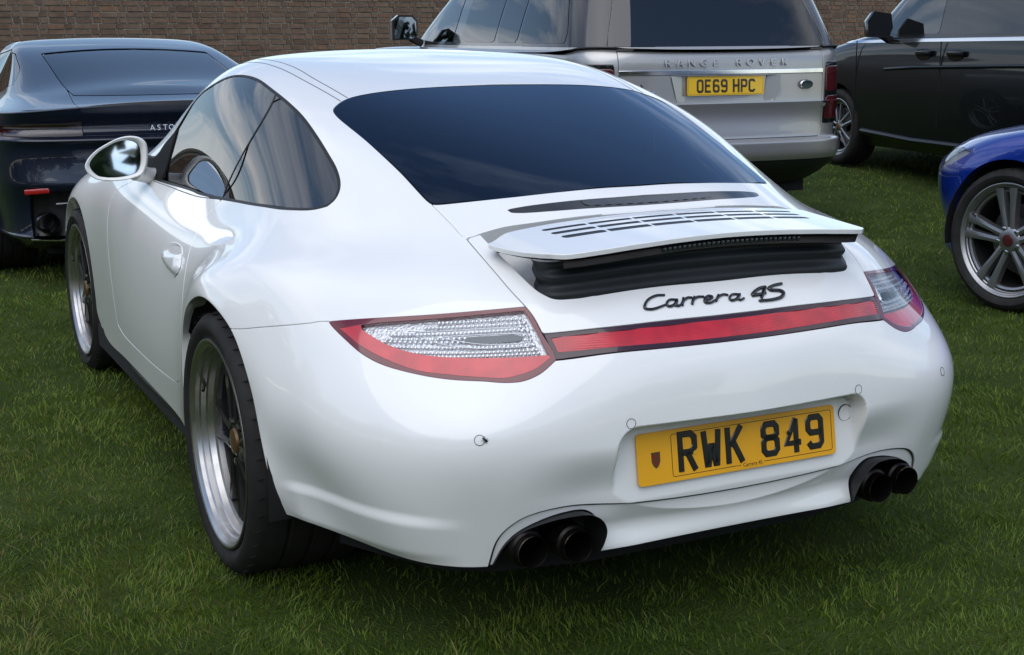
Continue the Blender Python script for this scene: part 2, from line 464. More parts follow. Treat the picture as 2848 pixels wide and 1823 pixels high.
# half of the coupe's skin: rows of (x, y, z) points, tail to nose, each from the centre line to the lower edge (metres)
PORSCHE_ROWS = [
 [(0.0000, -0.9006, 0.2468), (0.1710, -0.8963, 0.2453), (0.3269, -0.8831, 0.2403), (0.4542, -0.8584, 0.2347), (0.5690, -0.8209, 0.2304), (0.6409, -0.7844, 0.2319), (0.7049, -0.7143, 0.2361), (0.7565, -0.6008, 0.2431), (0.7898, -0.5186, 0.2471), (0.8172, -0.4505, 0.2481), (0.8359, -0.4045, 0.2471), (0.8472, -0.3748, 0.2457), (0.8531, -0.3572, 0.2441)],
 [(0.0000, -0.9598, 0.3262), (0.1686, -0.9497, 0.3293), (0.3275, -0.9261, 0.3364), (0.4705, -0.8873, 0.3440), (0.5900, -0.8476, 0.3478), (0.6787, -0.7992, 0.3484), (0.7484, -0.7191, 0.3456), (0.7947, -0.6113, 0.3464), (0.8209, -0.5107, 0.3467), (0.8453, -0.4376, 0.3436), (0.8672, -0.3936, 0.3389), (0.8813, -0.3718, 0.3329), (0.8839, -0.3650, 0.3226)],
 [(0.0000, -0.9655, 0.4234), (0.1645, -0.9538, 0.4257), (0.3251, -0.9341, 0.4322), (0.4764, -0.9052, 0.4405), (0.6046, -0.8681, 0.4452), (0.7014, -0.8060, 0.4445), (0.7762, -0.7158, 0.4385), (0.8274, -0.6094, 0.4339), (0.8551, -0.5053, 0.4307), (0.8761, -0.4294, 0.4271), (0.8907, -0.3808, 0.4234), (0.8981, -0.3553, 0.4209), (0.8987, -0.3498, 0.4221)],
 [(0.0000, -0.9527, 0.5224), (0.1631, -0.9433, 0.5221), (0.3226, -0.9291, 0.5225), (0.4737, -0.9045, 0.5242), (0.6046, -0.8643, 0.5256), (0.7063, -0.7933, 0.5225), (0.7845, -0.6970, 0.5175), (0.8403, -0.5904, 0.5116), (0.8707, -0.4884, 0.5061), (0.8898, -0.4107, 0.5021), (0.8992, -0.3570, 0.4994), (0.9025, -0.3259, 0.4993), (0.9024, -0.3163, 0.5044)],
 [(0.0000, -0.9383, 0.6066), (0.1640, -0.9305, 0.6046), (0.3209, -0.9132, 0.6011), (0.4652, -0.8783, 0.5966), (0.5902, -0.8251, 0.5918), (0.6944, -0.7513, 0.5894), (0.7762, -0.6559, 0.5874), (0.8352, -0.5507, 0.5818), (0.8679, -0.4505, 0.5738), (0.8877, -0.3720, 0.5677), (0.8980, -0.3166, 0.5636), (0.9025, -0.2842, 0.5615), (0.9038, -0.2738, 0.5610)],
 [(0.0000, -0.9095, 0.6696), (0.1643, -0.9023, 0.6698), (0.3191, -0.8791, 0.6694), (0.4576, -0.8347, 0.6656), (0.5769, -0.7691, 0.6593), (0.6806, -0.6879, 0.6558), (0.7656, -0.5933, 0.6541), (0.8263, -0.4895, 0.6461), (0.8610, -0.3912, 0.6336), (0.8829, -0.3142, 0.6229), (0.8961, -0.2611, 0.6149), (0.9030, -0.2319, 0.6094), (0.9048, -0.2251, 0.6058)],
 [(0.0000, -0.8573, 0.7262), (0.1636, -0.8505, 0.7284), (0.3174, -0.8262, 0.7322), (0.4550, -0.7782, 0.7330), (0.5738, -0.7046, 0.7291), (0.6758, -0.6106, 0.7232), (0.7623, -0.5108, 0.7170), (0.8234, -0.4071, 0.7027), (0.8591, -0.3133, 0.6837), (0.8829, -0.2420, 0.6674), (0.8983, -0.1939, 0.6549), (0.9063, -0.1691, 0.6465), (0.9072, -0.1684, 0.6421)],
 [(0.0000, -0.7902, 0.7852), (0.1628, -0.7815, 0.7871), (0.3158, -0.7522, 0.7899), (0.4530, -0.6982, 0.7895), (0.5719, -0.6174, 0.7847), (0.6737, -0.5127, 0.7765), (0.7624, -0.4075, 0.7665), (0.8263, -0.3067, 0.7479), (0.8631, -0.2211, 0.7226), (0.8882, -0.1585, 0.7011), (0.9038, -0.1177, 0.6846), (0.9117, -0.0962, 0.6741), (0.9130, -0.0918, 0.6702)],
 [(0.0000, -0.6993, 0.8453), (0.1632, -0.6885, 0.8461), (0.3156, -0.6535, 0.8438), (0.4507, -0.5919, 0.8351), (0.5680, -0.5048, 0.8235), (0.6699, -0.3959, 0.8126), (0.7615, -0.2907, 0.8008), (0.8295, -0.1969, 0.7798), (0.8691, -0.1219, 0.7500), (0.8946, -0.0687, 0.7240), (0.9094, -0.0360, 0.7037), (0.9169, -0.0190, 0.6907), (0.9188, -0.0121, 0.6862)],
 [(0.0000, -0.5784, 0.9051), (0.1653, -0.5671, 0.9055), (0.3183, -0.5299, 0.8993), (0.4519, -0.4648, 0.8820), (0.5662, -0.3765, 0.8610), (0.6655, -0.2706, 0.8432), (0.7539, -0.1716, 0.8229), (0.8217, -0.0878, 0.7934), (0.8677, -0.0240, 0.7624), (0.8970, 0.0203, 0.7347), (0.9126, 0.0464, 0.7110), (0.9193, 0.0570, 0.6937), (0.9210, 0.0533, 0.6835)],
 [(0.0000, -0.4257, 0.9638), (0.1682, -0.4155, 0.9644), (0.3239, -0.3817, 0.9579), (0.4585, -0.3217, 0.9373), (0.5702, -0.2414, 0.9100), (0.6623, -0.1474, 0.8825), (0.7380, -0.0603, 0.8449), (0.8062, 0.0122, 0.8032), (0.8593, 0.0661, 0.7644), (0.8935, 0.1034, 0.7327), (0.9120, 0.1257, 0.7042), (0.9187, 0.1331, 0.6806), (0.9199, 0.1242, 0.6657)],
 [(0.0000, -0.2449, 1.0204), (0.1706, -0.2367, 1.0200), (0.3291, -0.2099, 1.0132), (0.4667, -0.1634, 0.9948), (0.5767, -0.1010, 0.9665), (0.6548, -0.0262, 0.9245), (0.7169, 0.0443, 0.8681), (0.7852, 0.1045, 0.8127), (0.8440, 0.1480, 0.7627), (0.8838, 0.1781, 0.7210), (0.9078, 0.1978, 0.6810), (0.9164, 0.2079, 0.6467), (0.9166, 0.2119, 0.6267)],
 [(0.0000, -0.0495, 1.0763), (0.1725, -0.0437, 1.0748), (0.3340, -0.0256, 1.0682), (0.4756, 0.0043, 1.0539), (0.5841, 0.0451, 1.0244), (0.6464, 0.0982, 0.9642), (0.7020, 0.1507, 0.8878), (0.7665, 0.1956, 0.8217), (0.8259, 0.2272, 0.7616), (0.8704, 0.2485, 0.7060), (0.9001, 0.2632, 0.6436), (0.9114, 0.2737, 0.5868), (0.9113, 0.2877, 0.5548)],
 [(0.0000, 0.1494, 1.1299), (0.1745, 0.1530, 1.1283), (0.3384, 0.1635, 1.1217), (0.4821, 0.1802, 1.1073), (0.5893, 0.2032, 1.0731), (0.6442, 0.2354, 0.9978), (0.6946, 0.2689, 0.9004), (0.7537, 0.2973, 0.8274), (0.8102, 0.3155, 0.7614), (0.8568, 0.3270, 0.6912), (0.8880, 0.3333, 0.6018), (0.9014, 0.3352, 0.5057), (0.9046, 0.3405, 0.4237)],
 [(0.0000, 0.3539, 1.1762), (0.1771, 0.3556, 1.1754), (0.3428, 0.3605, 1.1698), (0.4870, 0.3681, 1.1540), (0.5932, 0.3784, 1.1121), (0.6481, 0.3937, 1.0228), (0.6924, 0.4114, 0.9075), (0.7477, 0.4255, 0.8279), (0.8002, 0.4310, 0.7599), (0.8458, 0.4328, 0.6779), (0.8740, 0.4314, 0.5668), (0.8862, 0.4212, 0.4295), (0.8900, 0.3923, 0.2613)],
 [(0.0000, 0.5754, 1.2120), (0.1807, 0.5752, 1.2118), (0.3488, 0.5749, 1.2088), (0.4934, 0.5745, 1.1936), (0.5986, 0.5750, 1.1420), (0.6548, 0.5779, 1.0351), (0.6952, 0.5854, 0.9066), (0.7474, 0.5917, 0.8230), (0.7970, 0.5904, 0.7567), (0.8393, 0.5863, 0.6671), (0.8641, 0.5810, 0.5425), (0.8715, 0.5709, 0.3908), (0.8612, 0.5511, 0.2273)],
 [(0.0000, 0.8221, 1.2403), (0.1856, 0.8196, 1.2391), (0.3575, 0.8125, 1.2355), (0.5034, 0.8022, 1.2182), (0.6065, 0.7926, 1.1535), (0.6620, 0.7862, 1.0285), (0.7022, 0.7911, 0.8965), (0.7522, 0.7976, 0.8161), (0.8000, 0.7977, 0.7525), (0.8375, 0.7950, 0.6585), (0.8584, 0.7912, 0.5299), (0.8632, 0.7887, 0.3811), (0.8510, 0.7934, 0.2308)],
 [(0.0000, 1.0934, 1.2545), (0.1909, 1.0876, 1.2510), (0.3672, 1.0713, 1.2399), (0.5155, 1.0477, 1.2107), (0.6173, 1.0253, 1.1312), (0.6713, 1.0115, 1.0000), (0.7127, 1.0199, 0.8798), (0.7623, 1.0317, 0.8105), (0.8064, 1.0379, 0.7481), (0.8378, 1.0408, 0.6516), (0.8547, 1.0420, 0.5234), (0.8580, 1.0446, 0.3788), (0.8477, 1.0478, 0.2321)],
 [(0.0000, 1.3800, 1.2215), (0.1939, 1.3704, 1.2150), (0.3727, 1.3437, 1.1929), (0.5230, 1.3048, 1.1467), (0.6282, 1.2685, 1.0657), (0.6883, 1.2485, 0.9556), (0.7281, 1.2608, 0.8616), (0.7727, 1.2774, 0.8052), (0.8106, 1.2892, 0.7438), (0.8374, 1.2979, 0.6470), (0.8508, 1.3027, 0.5177), (0.8526, 1.3080, 0.3736), (0.8432, 1.3221, 0.2316)],
 [(0.0000, 1.6678, 1.1096), (0.1922, 1.6553, 1.1015), (0.3695, 1.6205, 1.0757), (0.5199, 1.5699, 1.0296), (0.6326, 1.5237, 0.9701), (0.7061, 1.4969, 0.9052), (0.7432, 1.5060, 0.8452), (0.7783, 1.5218, 0.7997), (0.8114, 1.5336, 0.7410), (0.8344, 1.5433, 0.6468), (0.8448, 1.5507, 0.5184), (0.8455, 1.5551, 0.3711), (0.8376, 1.5530, 0.2261)],
 [(0.0000, 1.9511, 0.9610), (0.1875, 1.9377, 0.9547), (0.3615, 1.9004, 0.9367), (0.5117, 1.8460, 0.9078), (0.6277, 1.7938, 0.8789), (0.7065, 1.7575, 0.8581), (0.7457, 1.7545, 0.8296), (0.7754, 1.7624, 0.7944), (0.8061, 1.7678, 0.7399), (0.8266, 1.7739, 0.6538), (0.8359, 1.7817, 0.5371), (0.8375, 1.7874, 0.3939), (0.8324, 1.7854, 0.2275)],
 [(0.0000, 2.2316, 0.8419), (0.1835, 2.2184, 0.8382), (0.3533, 2.1814, 0.8289), (0.4991, 2.1272, 0.8179), (0.6109, 2.0719, 0.8156), (0.6858, 2.0252, 0.8235), (0.7302, 2.0062, 0.8146), (0.7646, 2.0010, 0.7892), (0.7976, 1.9963, 0.7416), (0.8187, 1.9960, 0.6695), (0.8283, 2.0006, 0.5771), (0.8309, 2.0065, 0.4681), (0.8272, 2.0222, 0.3260)],
 [(0.0000, 2.5023, 0.7597), (0.1800, 2.4898, 0.7581), (0.3448, 2.4547, 0.7560), (0.4835, 2.4029, 0.7600), (0.5873, 2.3458, 0.7779), (0.6568, 2.2899, 0.8029), (0.7096, 2.2553, 0.8042), (0.7546, 2.2350, 0.7827), (0.7935, 2.2187, 0.7425), (0.8172, 2.2087, 0.6880), (0.8264, 2.2055, 0.6246), (0.8283, 2.2041, 0.5740), (0.8260, 2.1985, 0.5659)],
 [(0.0000, 2.7557, 0.6932), (0.1768, 2.7437, 0.6933), (0.3372, 2.7099, 0.6973), (0.4703, 2.6591, 0.7118), (0.5682, 2.5994, 0.7404), (0.6334, 2.5347, 0.7730), (0.6926, 2.4865, 0.7810), (0.7482, 2.4524, 0.7617), (0.7918, 2.4250, 0.7260), (0.8170, 2.4045, 0.6859), (0.8261, 2.3911, 0.6471), (0.8266, 2.3829, 0.6265), (0.8253, 2.3777, 0.6372)],
 [(0.0000, 2.9826, 0.6250), (0.1756, 2.9702, 0.6268), (0.3342, 2.9347, 0.6349), (0.4646, 2.8804, 0.6537), (0.5592, 2.8143, 0.6830), (0.6209, 2.7397, 0.7140), (0.6821, 2.6799, 0.7248), (0.7431, 2.6338, 0.7083), (0.7871, 2.5967, 0.6740), (0.8115, 2.5670, 0.6408), (0.8215, 2.5450, 0.6122), (0.8241, 2.5326, 0.5916), (0.8243, 2.5312, 0.5772)],
 [(0.0000, 3.1638, 0.5422), (0.1786, 3.1503, 0.5454), (0.3387, 3.1104, 0.5544), (0.4681, 3.0470, 0.5691), (0.5602, 2.9698, 0.5890), (0.6189, 2.8859, 0.6118), (0.6767, 2.8159, 0.6204), (0.7343, 2.7591, 0.6071), (0.7755, 2.7147, 0.5761), (0.8009, 2.6800, 0.5467), (0.8135, 2.6540, 0.5204), (0.8193, 2.6373, 0.4942), (0.8205, 2.6308, 0.4625)],
 [(0.0000, 3.2708, 0.4306), (0.1868, 3.2563, 0.4331), (0.3512, 3.2117, 0.4389), (0.4786, 3.1383, 0.4458), (0.5656, 3.0509, 0.4543), (0.6232, 2.9635, 0.4658), (0.6763, 2.8865, 0.4701), (0.7269, 2.8204, 0.4605), (0.7655, 2.7708, 0.4385), (0.7922, 2.7354, 0.4167), (0.8072, 2.7090, 0.3969), (0.8140, 2.6876, 0.3758), (0.8147, 2.6678, 0.3501)],
 [(0.0000, 3.2808, 0.2802), (0.1996, 3.2658, 0.2802), (0.3694, 3.2193, 0.2802), (0.4924, 3.1406, 0.2801), (0.5716, 3.0511, 0.2800), (0.6296, 2.9695, 0.2799), (0.6814, 2.8901, 0.2798), (0.7284, 2.8196, 0.2749), (0.7669, 2.7660, 0.2697), (0.7926, 2.7342, 0.2648), (0.8065, 2.7081, 0.2613), (0.8126, 2.6837, 0.2592), (0.8140, 2.6624, 0.2581)],
]
# panel outlines in surface coordinates (row, column)
O_WINDOW = [(17.62, 3.86), (16.97, 3.75), (16.48, 3.63), (15.98, 3.59), (15.43, 3.6), (14.76, 3.69), (14.02, 3.75), (13.33, 3.81), (12.57, 3.93), (11.9, 4.04), (11.4, 4.12), (11.01, 4.24), (10.75, 4.38), (10.51, 4.59), (10.35, 4.83), (10.39, 5.12), (10.6, 5.43), (11.27, 5.91), (12.61, 6.33), (14.43, 6.56), (15.93, 6.56), (16.18, 6.51), (17.52, 6.36), (18.2, 6.25), (18.81, 6.1), (19.25, 4.82), (18.59, 5.17), (18.4, 4.77), (18.11, 4.56)]
O_GLASS = [(13.73, 0.1), (13.69, 0.89), (13.62, 1.71), (13.57, 2.27), (13.5, 2.71), (13.38, 2.95), (13.18, 3.18), (12.91, 3.25), (11.84, 3.19), (10.89, 3.15), (9.8, 3.14), (9.77, 3.1), (9.7, 2.59), (9.67, 1.92), (9.71, 1.23), (9.77, 0.52)]
O_LIGHT = [(5.88, 6.29), (6.03, 5.26), (6.18, 4.11), (6.35, 2.94), (6.09, 2.9), (5.59, 2.86), (5.1, 2.77), (4.88, 2.76), (4.54, 3.04), (4.39, 3.3), (4.38, 3.57), (4.44, 3.88), (4.5, 4.42), (4.62, 4.97), (4.81, 5.53), (5.05, 5.85), (5.4, 6.09), (5.72, 6.25)]
O_LIGHT_IN = [(5.69, 6.13), (5.9, 5.29), (6.07, 4.13), (6.25, 2.98), (6.01, 2.96), (5.52, 2.91), (5.07, 2.86), (4.96, 2.82), (4.69, 3.07), (4.57, 3.28), (4.49, 3.56), (4.53, 3.87), (4.61, 4.41), (4.71, 4.96), (4.99, 5.5), (5.24, 5.82), (5.48, 5.99)]
O_CLEAR = [(5.72, 5.66), (5.99, 4.15), (6.19, 3.02), (5.94, 2.97), (5.41, 2.93), (5.03, 2.85), (5.01, 3.19), (5.03, 4.03), (5.13, 4.9), (5.19, 4.95), (5.36, 5.36), (5.57, 5.55)]
O_SEAM = [(5.83, 6.76), (5.79, 7.34), (5.78, 8.09), (5.78, 8.83), (5.79, 9.73)]
O_EXHAUST = [(0.4, 3.66), (0.64, 3.4), (0.85, 2.99), (0.97, 2.63), (1.0, 2.33), (0.89, 2.18), (0.63, 2.07), (0.28, 2.05)]
O_HANDLE = [(15.92, 8.52), (15.72, 8.45), (15.42, 8.44), (15.18, 8.54), (15.01, 8.8), (14.94, 9.01), (15.05, 9.19), (15.33, 9.2), (15.8, 9.08), (16.06, 8.9), (16.09, 8.76), (16.07, 8.69)]
O_DOOR = [(14.73, 6.56), (14.88, 7.01), (14.85, 7.74), (14.75, 8.39), (14.5, 9.1), (14.25, 9.8), (14.2, 10.5), (14.4, 11.05), (14.85, 11.25), (15.4, 11.32), (16.6, 11.41), (17.57, 11.42), (18.4, 11.37), (18.78, 11.25), (18.9, 10.8), (19.05, 10.3), (19.24, 9.8), (19.40, 9.3), (19.53, 8.76), (19.60, 8.12), (19.5, 7.4), (19.1, 6.7), (18.79, 6.12), (18.2, 6.29), (17.53, 6.42), (16.0, 6.63)]
BADGE = [[(6.55, -0.9), (6.55, -1.02), (6.46, -1.15), (6.29, -1.25), (6.18, -1.27), (6.15, -1.19), (6.2, -1.06), (6.26, -0.96)], [(6.39, -0.75), (6.4, -0.86), (6.29, -0.93), (6.21, -0.92), (6.24, -0.84), (6.39, -0.75), (6.21, -0.82), (6.21, -0.76), (6.33, -0.68)], [(6.44, -0.65), (6.2, -0.72), (6.33, -0.68), (6.43, -0.58), (6.42, -0.52)], [(6.45, -0.48), (6.22, -0.57), (6.35, -0.52), (6.43, -0.43), (6.42, -0.34)], [(6.31, -0.35), (6.33, -0.27), (6.39, -0.22), (6.43, -0.27), (6.33, -0.35), (6.24, -0.36), (6.22, -0.29), (6.3, -0.18)], [(6.44, -0.11), (6.25, -0.2), (6.36, -0.14), (6.43, -0.04), (6.4, 0.03)], [(6.38, 0.22), (6.4, 0.1), (6.3, 0.03), (6.23, 0.04), (6.25, 0.12), (6.38, 0.22), (6.25, 0.15), (6.21, 0.18), (6.25, 0.25)], [(6.5, 0.67), (6.48, 0.57), (6.36, 0.43), (6.3, 0.4), (6.3, 0.5), (6.32, 0.63)], [(6.51, 0.68), (6.19, 0.52)], [(6.52, 0.98), (6.5, 0.82), (6.44, 0.72), (6.38, 0.74), (6.33, 0.87), (6.24, 0.92), (6.13, 0.85), (6.09, 0.7), (6.11, 0.46)]]

# ================================================================== the ground, grass and garden wall
def ground_z(x, y):
    s = (x + 1.74) * .4515 + (y + 3.25) * .8923
    t = np.clip(np.asarray(s, float) - 8., 0, 5)
    return .0055 * t * t + np.clip(np.asarray(s, float) - 13., 0, None) * .03

def grass_material(name, soil=False):
    m = bpy.data.materials.new(name); m.use_nodes = True
    n, l = m.node_tree.nodes, m.node_tree.links
    b = n['Principled BSDF']; out = n['Material Output']
    if soil:
        tc = n.new('ShaderNodeTexCoord')
        t = n.new('ShaderNodeTexNoise'); t.inputs['Scale'].default_value = 2.2; t.inputs['Detail'].default_value = 9; l.new(tc.outputs['Object'], t.inputs['Vector'])
        r = n.new('ShaderNodeValToRGB'); l.new(t.outputs['Fac'], r.inputs[0])
        r.color_ramp.elements[0].position = .3; r.color_ramp.elements[0].color = (.024, .044, .007, 1)
        r.color_ramp.elements[1].position = .75; r.color_ramp.elements[1].color = (.062, .088, .018, 1)
        t2 = n.new('ShaderNodeTexNoise'); t2.inputs['Scale'].default_value = 130; t2.inputs['Detail'].default_value = 3; l.new(tc.outputs['Object'], t2.inputs['Vector'])
        bp = n.new('ShaderNodeBump'); bp.inputs['Strength'].default_value = .9; bp.inputs['Distance'].default_value = .02
        l.new(t2.outputs['Fac'], bp.inputs['Height']); l.new(bp.outputs[0], b.inputs['Normal'])
        l.new(r.outputs[0], b.inputs['Base Color']); b.inputs['Roughness'].default_value = .95; b.inputs['Specular IOR Level'].default_value = .15
        return m
    at_ = n.new('ShaderNodeAttribute'); at_.attribute_name = 'blade_colour'
    l.new(at_.outputs['Color'], b.inputs['Base Color'])
    b.inputs['Roughness'].default_value = .55; b.inputs['Specular IOR Level'].default_value = .3
    tr = n.new('ShaderNodeBsdfTranslucent'); l.new(at_.outputs['Color'], tr.inputs['Color'])
    mx = n.new('ShaderNodeMixShader'); mx.inputs[0].default_value = .35
    l.new(b.outputs[0], mx.inputs[1]); l.new(tr.outputs[0], mx.inputs[2]); l.new(mx.outputs[0], out.inputs['Surface'])
    return m

ext = 400.
ax = np.concatenate([[-ext, -120], np.linspace(-40, 60, 101), [120, ext]]); ay = np.concatenate([[-ext, -120], np.linspace(-40, 60, 101), [120, ext]])
XX, YY = np.meshgrid(ax, ay, indexing='ij')
rngg = np.random.default_rng(3)
ZZ = np.minimum(ground_z(XX, YY), 1.2)
idx = np.arange(XX.size).reshape(XX.shape)
Fq = np.stack([idx[:-1, :-1], idx[1:, :-1], idx[1:, 1:], idx[:-1, 1:]], -1).reshape(-1, 4)
g = mesh('ground', np.stack([XX, YY, ZZ], -1).reshape(-1, 3), Fq, grass_material('lawn_soil', True))
tag(g, 'mown grass field under the parked cars', 'ground', kind='structure')

def vnoise(x, y, sc, seed):
    """smooth value noise in 0..1"""
    r = np.random.default_rng(seed).random((256, 256)); x = x / sc; y = y / sc
    i = np.floor(x).astype(int); j = np.floor(y).astype(int); fx, fy = x - i, y - j
    fx, fy = fx * fx * (3 - 2 * fx), fy * fy * (3 - 2 * fy)
    a = r[i % 256, j % 256]; b = r[(i + 1) % 256, j % 256]; c = r[i % 256, (j + 1) % 256]; d_ = r[(i + 1) % 256, (j + 1) % 256]
    return (a * (1 - fx) + b * fx) * (1 - fy) + (c * (1 - fx) + d_ * fx) * fy

def grass():
    rng = np.random.default_rng(11)
    camp = np.array(CAM_POS[:2]); fw = np.array([.4515, .8923]); rt = np.array([.8923, -.4515])
    P_ = []
    # bands by distance in front of the camera: (near, far, blades per m2)
    for d0, d1, dens in ((1.7, 2.7, 13000), (2.7, 3.6, 14000), (3.6, 5., 7500), (5., 7., 3600), (7., 10., 1500), (10., 15., 700), (15., 24., 160)):
        w0 = .46 * d1 + .5
        k = int((d1 - d0) * 2 * w0 * dens)
        dd = rng.uniform(d0, d1, k); ll = rng.uniform(-w0, w0, k)
        keep = np.abs(ll) < .46 * dd + .45
        dd, ll = dd[keep], ll[keep]
        p = camp + fw * dd[:, None] + rt * ll[:, None]
        P_.append(np.c_[p, dd])
    P_ = np.concatenate(P_); x, y, dd = P_.T
    under = (np.abs(x) < .70) & (y > -.62) & (y < 3.1)
    keep = ~under | (rng.random(len(x)) < .25)
    x, y, dd = x[keep], y[keep], dd[keep]; k = len(x)
    n1 = vnoise(x + 50, y + 50, .42, 1); n2 = vnoise(x + 50, y + 50, .11, 2); n3 = vnoise(x + 50, y + 50, 1.3, 4)
    h = (.009 + .015 * rng.random(k) ** 1.2 + .011 * n2) * (.75 + .5 * n1)
    tall = rng.random(k) < .012; h[tall] *= rng.uniform(1.6, 2.6, tall.sum())
    wd = (.0008 + .0010 * rng.random(k)) * (1 + np.clip(dd - 3.5, 0, 12) * .20)
    h = h * (1 + np.clip(dd - 6, 0, 12) * .03)
    a0 = 2 * np.pi * vnoise(x + 80, y + 20, .16, 7) * 1.7
    ang = a0 + rng.normal(0, 1.0, k)
    lean = np.abs(rng.normal(.55, .45, k)) * h
    z0 = ground_z(x, y)
    ca, sa = np.cos(ang), np.sin(ang)
    face = ang + np.pi / 2 + rng.normal(0, .9, k); cf, sf = np.cos(face), np.sin(face)
    V = np.empty((k, 7, 3))
    for i, (t, wv) in enumerate(((0, 1.), (.42, .9), (.78, .6))):
        cx = x + ca * lean * t ** 1.7; cy = y + sa * lean * t ** 1.7; cz = z0 + h * (t - .12 * t * t) - .004
        V[:, 2 * i] = np.stack([cx - cf * wd * wv, cy - sf * wd * wv, cz], 1)
        V[:, 2 * i + 1] = np.stack([cx + cf * wd * wv, cy + sf * wd * wv, cz], 1)
    V[:, 6] = np.stack([x + ca * lean, y + sa * lean, z0 + h * .88 - .004], 1)
    base = (np.arange(k) * 7)[:, None]
    T = np.concatenate([base + np.array([[0, 1, 3]]), base + np.array([[0, 3, 2]]), base + np.array([[2, 3, 5]]), base + np.array([[2, 5, 4]]), base + np.array([[4, 5, 6]])])
    # colour of each blade: greens, some dry straw where the turf is thin
    c1 = np.array([.076, .138, .010]); c2 = np.array([.175, .235, .024]); c3 = np.array([.20, .16, .055]); c4 = np.array([.016, .045, .006])
    t = np.clip(rng.normal(.38, .28, k) + (n1 - .5) * .5, 0, 1)[:, None]
    col = c1 * (1 - t) + c2 * t
    col = col * (.78 + .44 * (.5 * n3 + .5 * vnoise(x + 33, y + 61, .7, 9)))[:, None]
    dk = (rng.random(k) < .25)[:, None]; col = np.where(dk, c4 * .5 + col * .5, col)
    bare = np.exp(-(((x + 1.55) / .38) ** 2 + ((y - .95) / .75) ** 2)) + np.exp(-(((x + 1.45) / .30) ** 2 + ((y + .15) / .30) ** 2)) * .8
    dry = rng.random(k) < (.035 + .10 * np.clip(n3 - .55, 0, 1) * 2 + .42 * bare)
    tt = rng.random((k, 1)) * .5
    col = np.where(dry[:, None], c3 * (1 - tt) + col * tt, col)
    o = mesh('grass', V.reshape(-1, 3), T, grass_material('grass_blades'), smooth=True)
    a_ = o.data.attributes.new('blade_colour', 'FLOAT_COLOR', 'POINT')
    a_.data.foreach_set('color', np.repeat(np.c_[col, np.ones(k)], 7, axis=0).ravel())
    tag(o, 'short green lawn grass with a few dry blades', 'grass', kind='stuff')
grass()

# ------------------------------------------------------------------ brick wall
def brick_material():
    m = bpy.data.materials.new('weathered_brick'); m.use_nodes = True
    n, l = m.node_tree.nodes, m.node_tree.links; b = n['Principled BSDF']
    oi = n.new('ShaderNodeObjectInfo'); at_ = n.new('ShaderNodeAttribute'); at_.attribute_name = 'brick_tint'
    ad = n.new('ShaderNodeMath'); ad.operation = 'ADD'; l.new(oi.outputs['Random'], ad.inputs[0]); l.new(at_.outputs['Fac'], ad.inputs[1])
    fr = n.new('ShaderNodeMath'); fr.operation = 'FRACT'; l.new(ad.outputs[0], fr.inputs[0])
    r = n.new('ShaderNodeValToRGB'); l.new(fr.outputs[0], r.inputs[0])
    e = r.color_ramp.elements
    e[0].color = (.135, .084, .060, 1); e[1].color = (.21, .12, .075, 1)
    for p, c in ((.2, (.15, .10, .07)), (.45, (.175, .115, .08)), (.7, (.185, .13, .092)), (.88, (.15, .10, .075))):
        q = e.new(p); q.color = (*c, 1)
    tc = n.new('ShaderNodeNewGeometry'); t = n.new('ShaderNodeTexNoise'); t.inputs['Scale'].default_value = 16; t.inputs['Detail'].default_value = 8
    l.new(tc.outputs['Position'], t.inputs['Vector'])
    mx = n.new('ShaderNodeMix'); mx.data_type = 'RGBA'; mx.blend_type = 'MULTIPLY'; mx.inputs['Factor'].default_value = .45
    r2 = n.new('ShaderNodeValToRGB'); l.new(t.outputs['Fac'], r2.inputs[0]); r2.color_ramp.elements[0].position = .3; r2.color_ramp.elements[0].color = (.45, .45, .45, 1)
    r2.color_ramp.elements[1].position = .7; r2.color_ramp.elements[1].color = (1.25, 1.2, 1.15, 1)
    l.new(r.outputs[0], mx.inputs['A']); l.new(r2.outputs[0], mx.inputs['B']); l.new(mx.outputs['Result'], b.inputs['Base Color'])
    bp = n.new('ShaderNodeBump'); bp.inputs['Strength'].default_value = .6; bp.inputs['Distance'].default_value = .006
    l.new(t.outputs['Fac'], bp.inputs['Height']); l.new(bp.outputs[0], b.inputs['Normal'])
    b.inputs['Roughness'].default_value = .9; b.inputs['Specular IOR Level'].default_value = .2
    return m

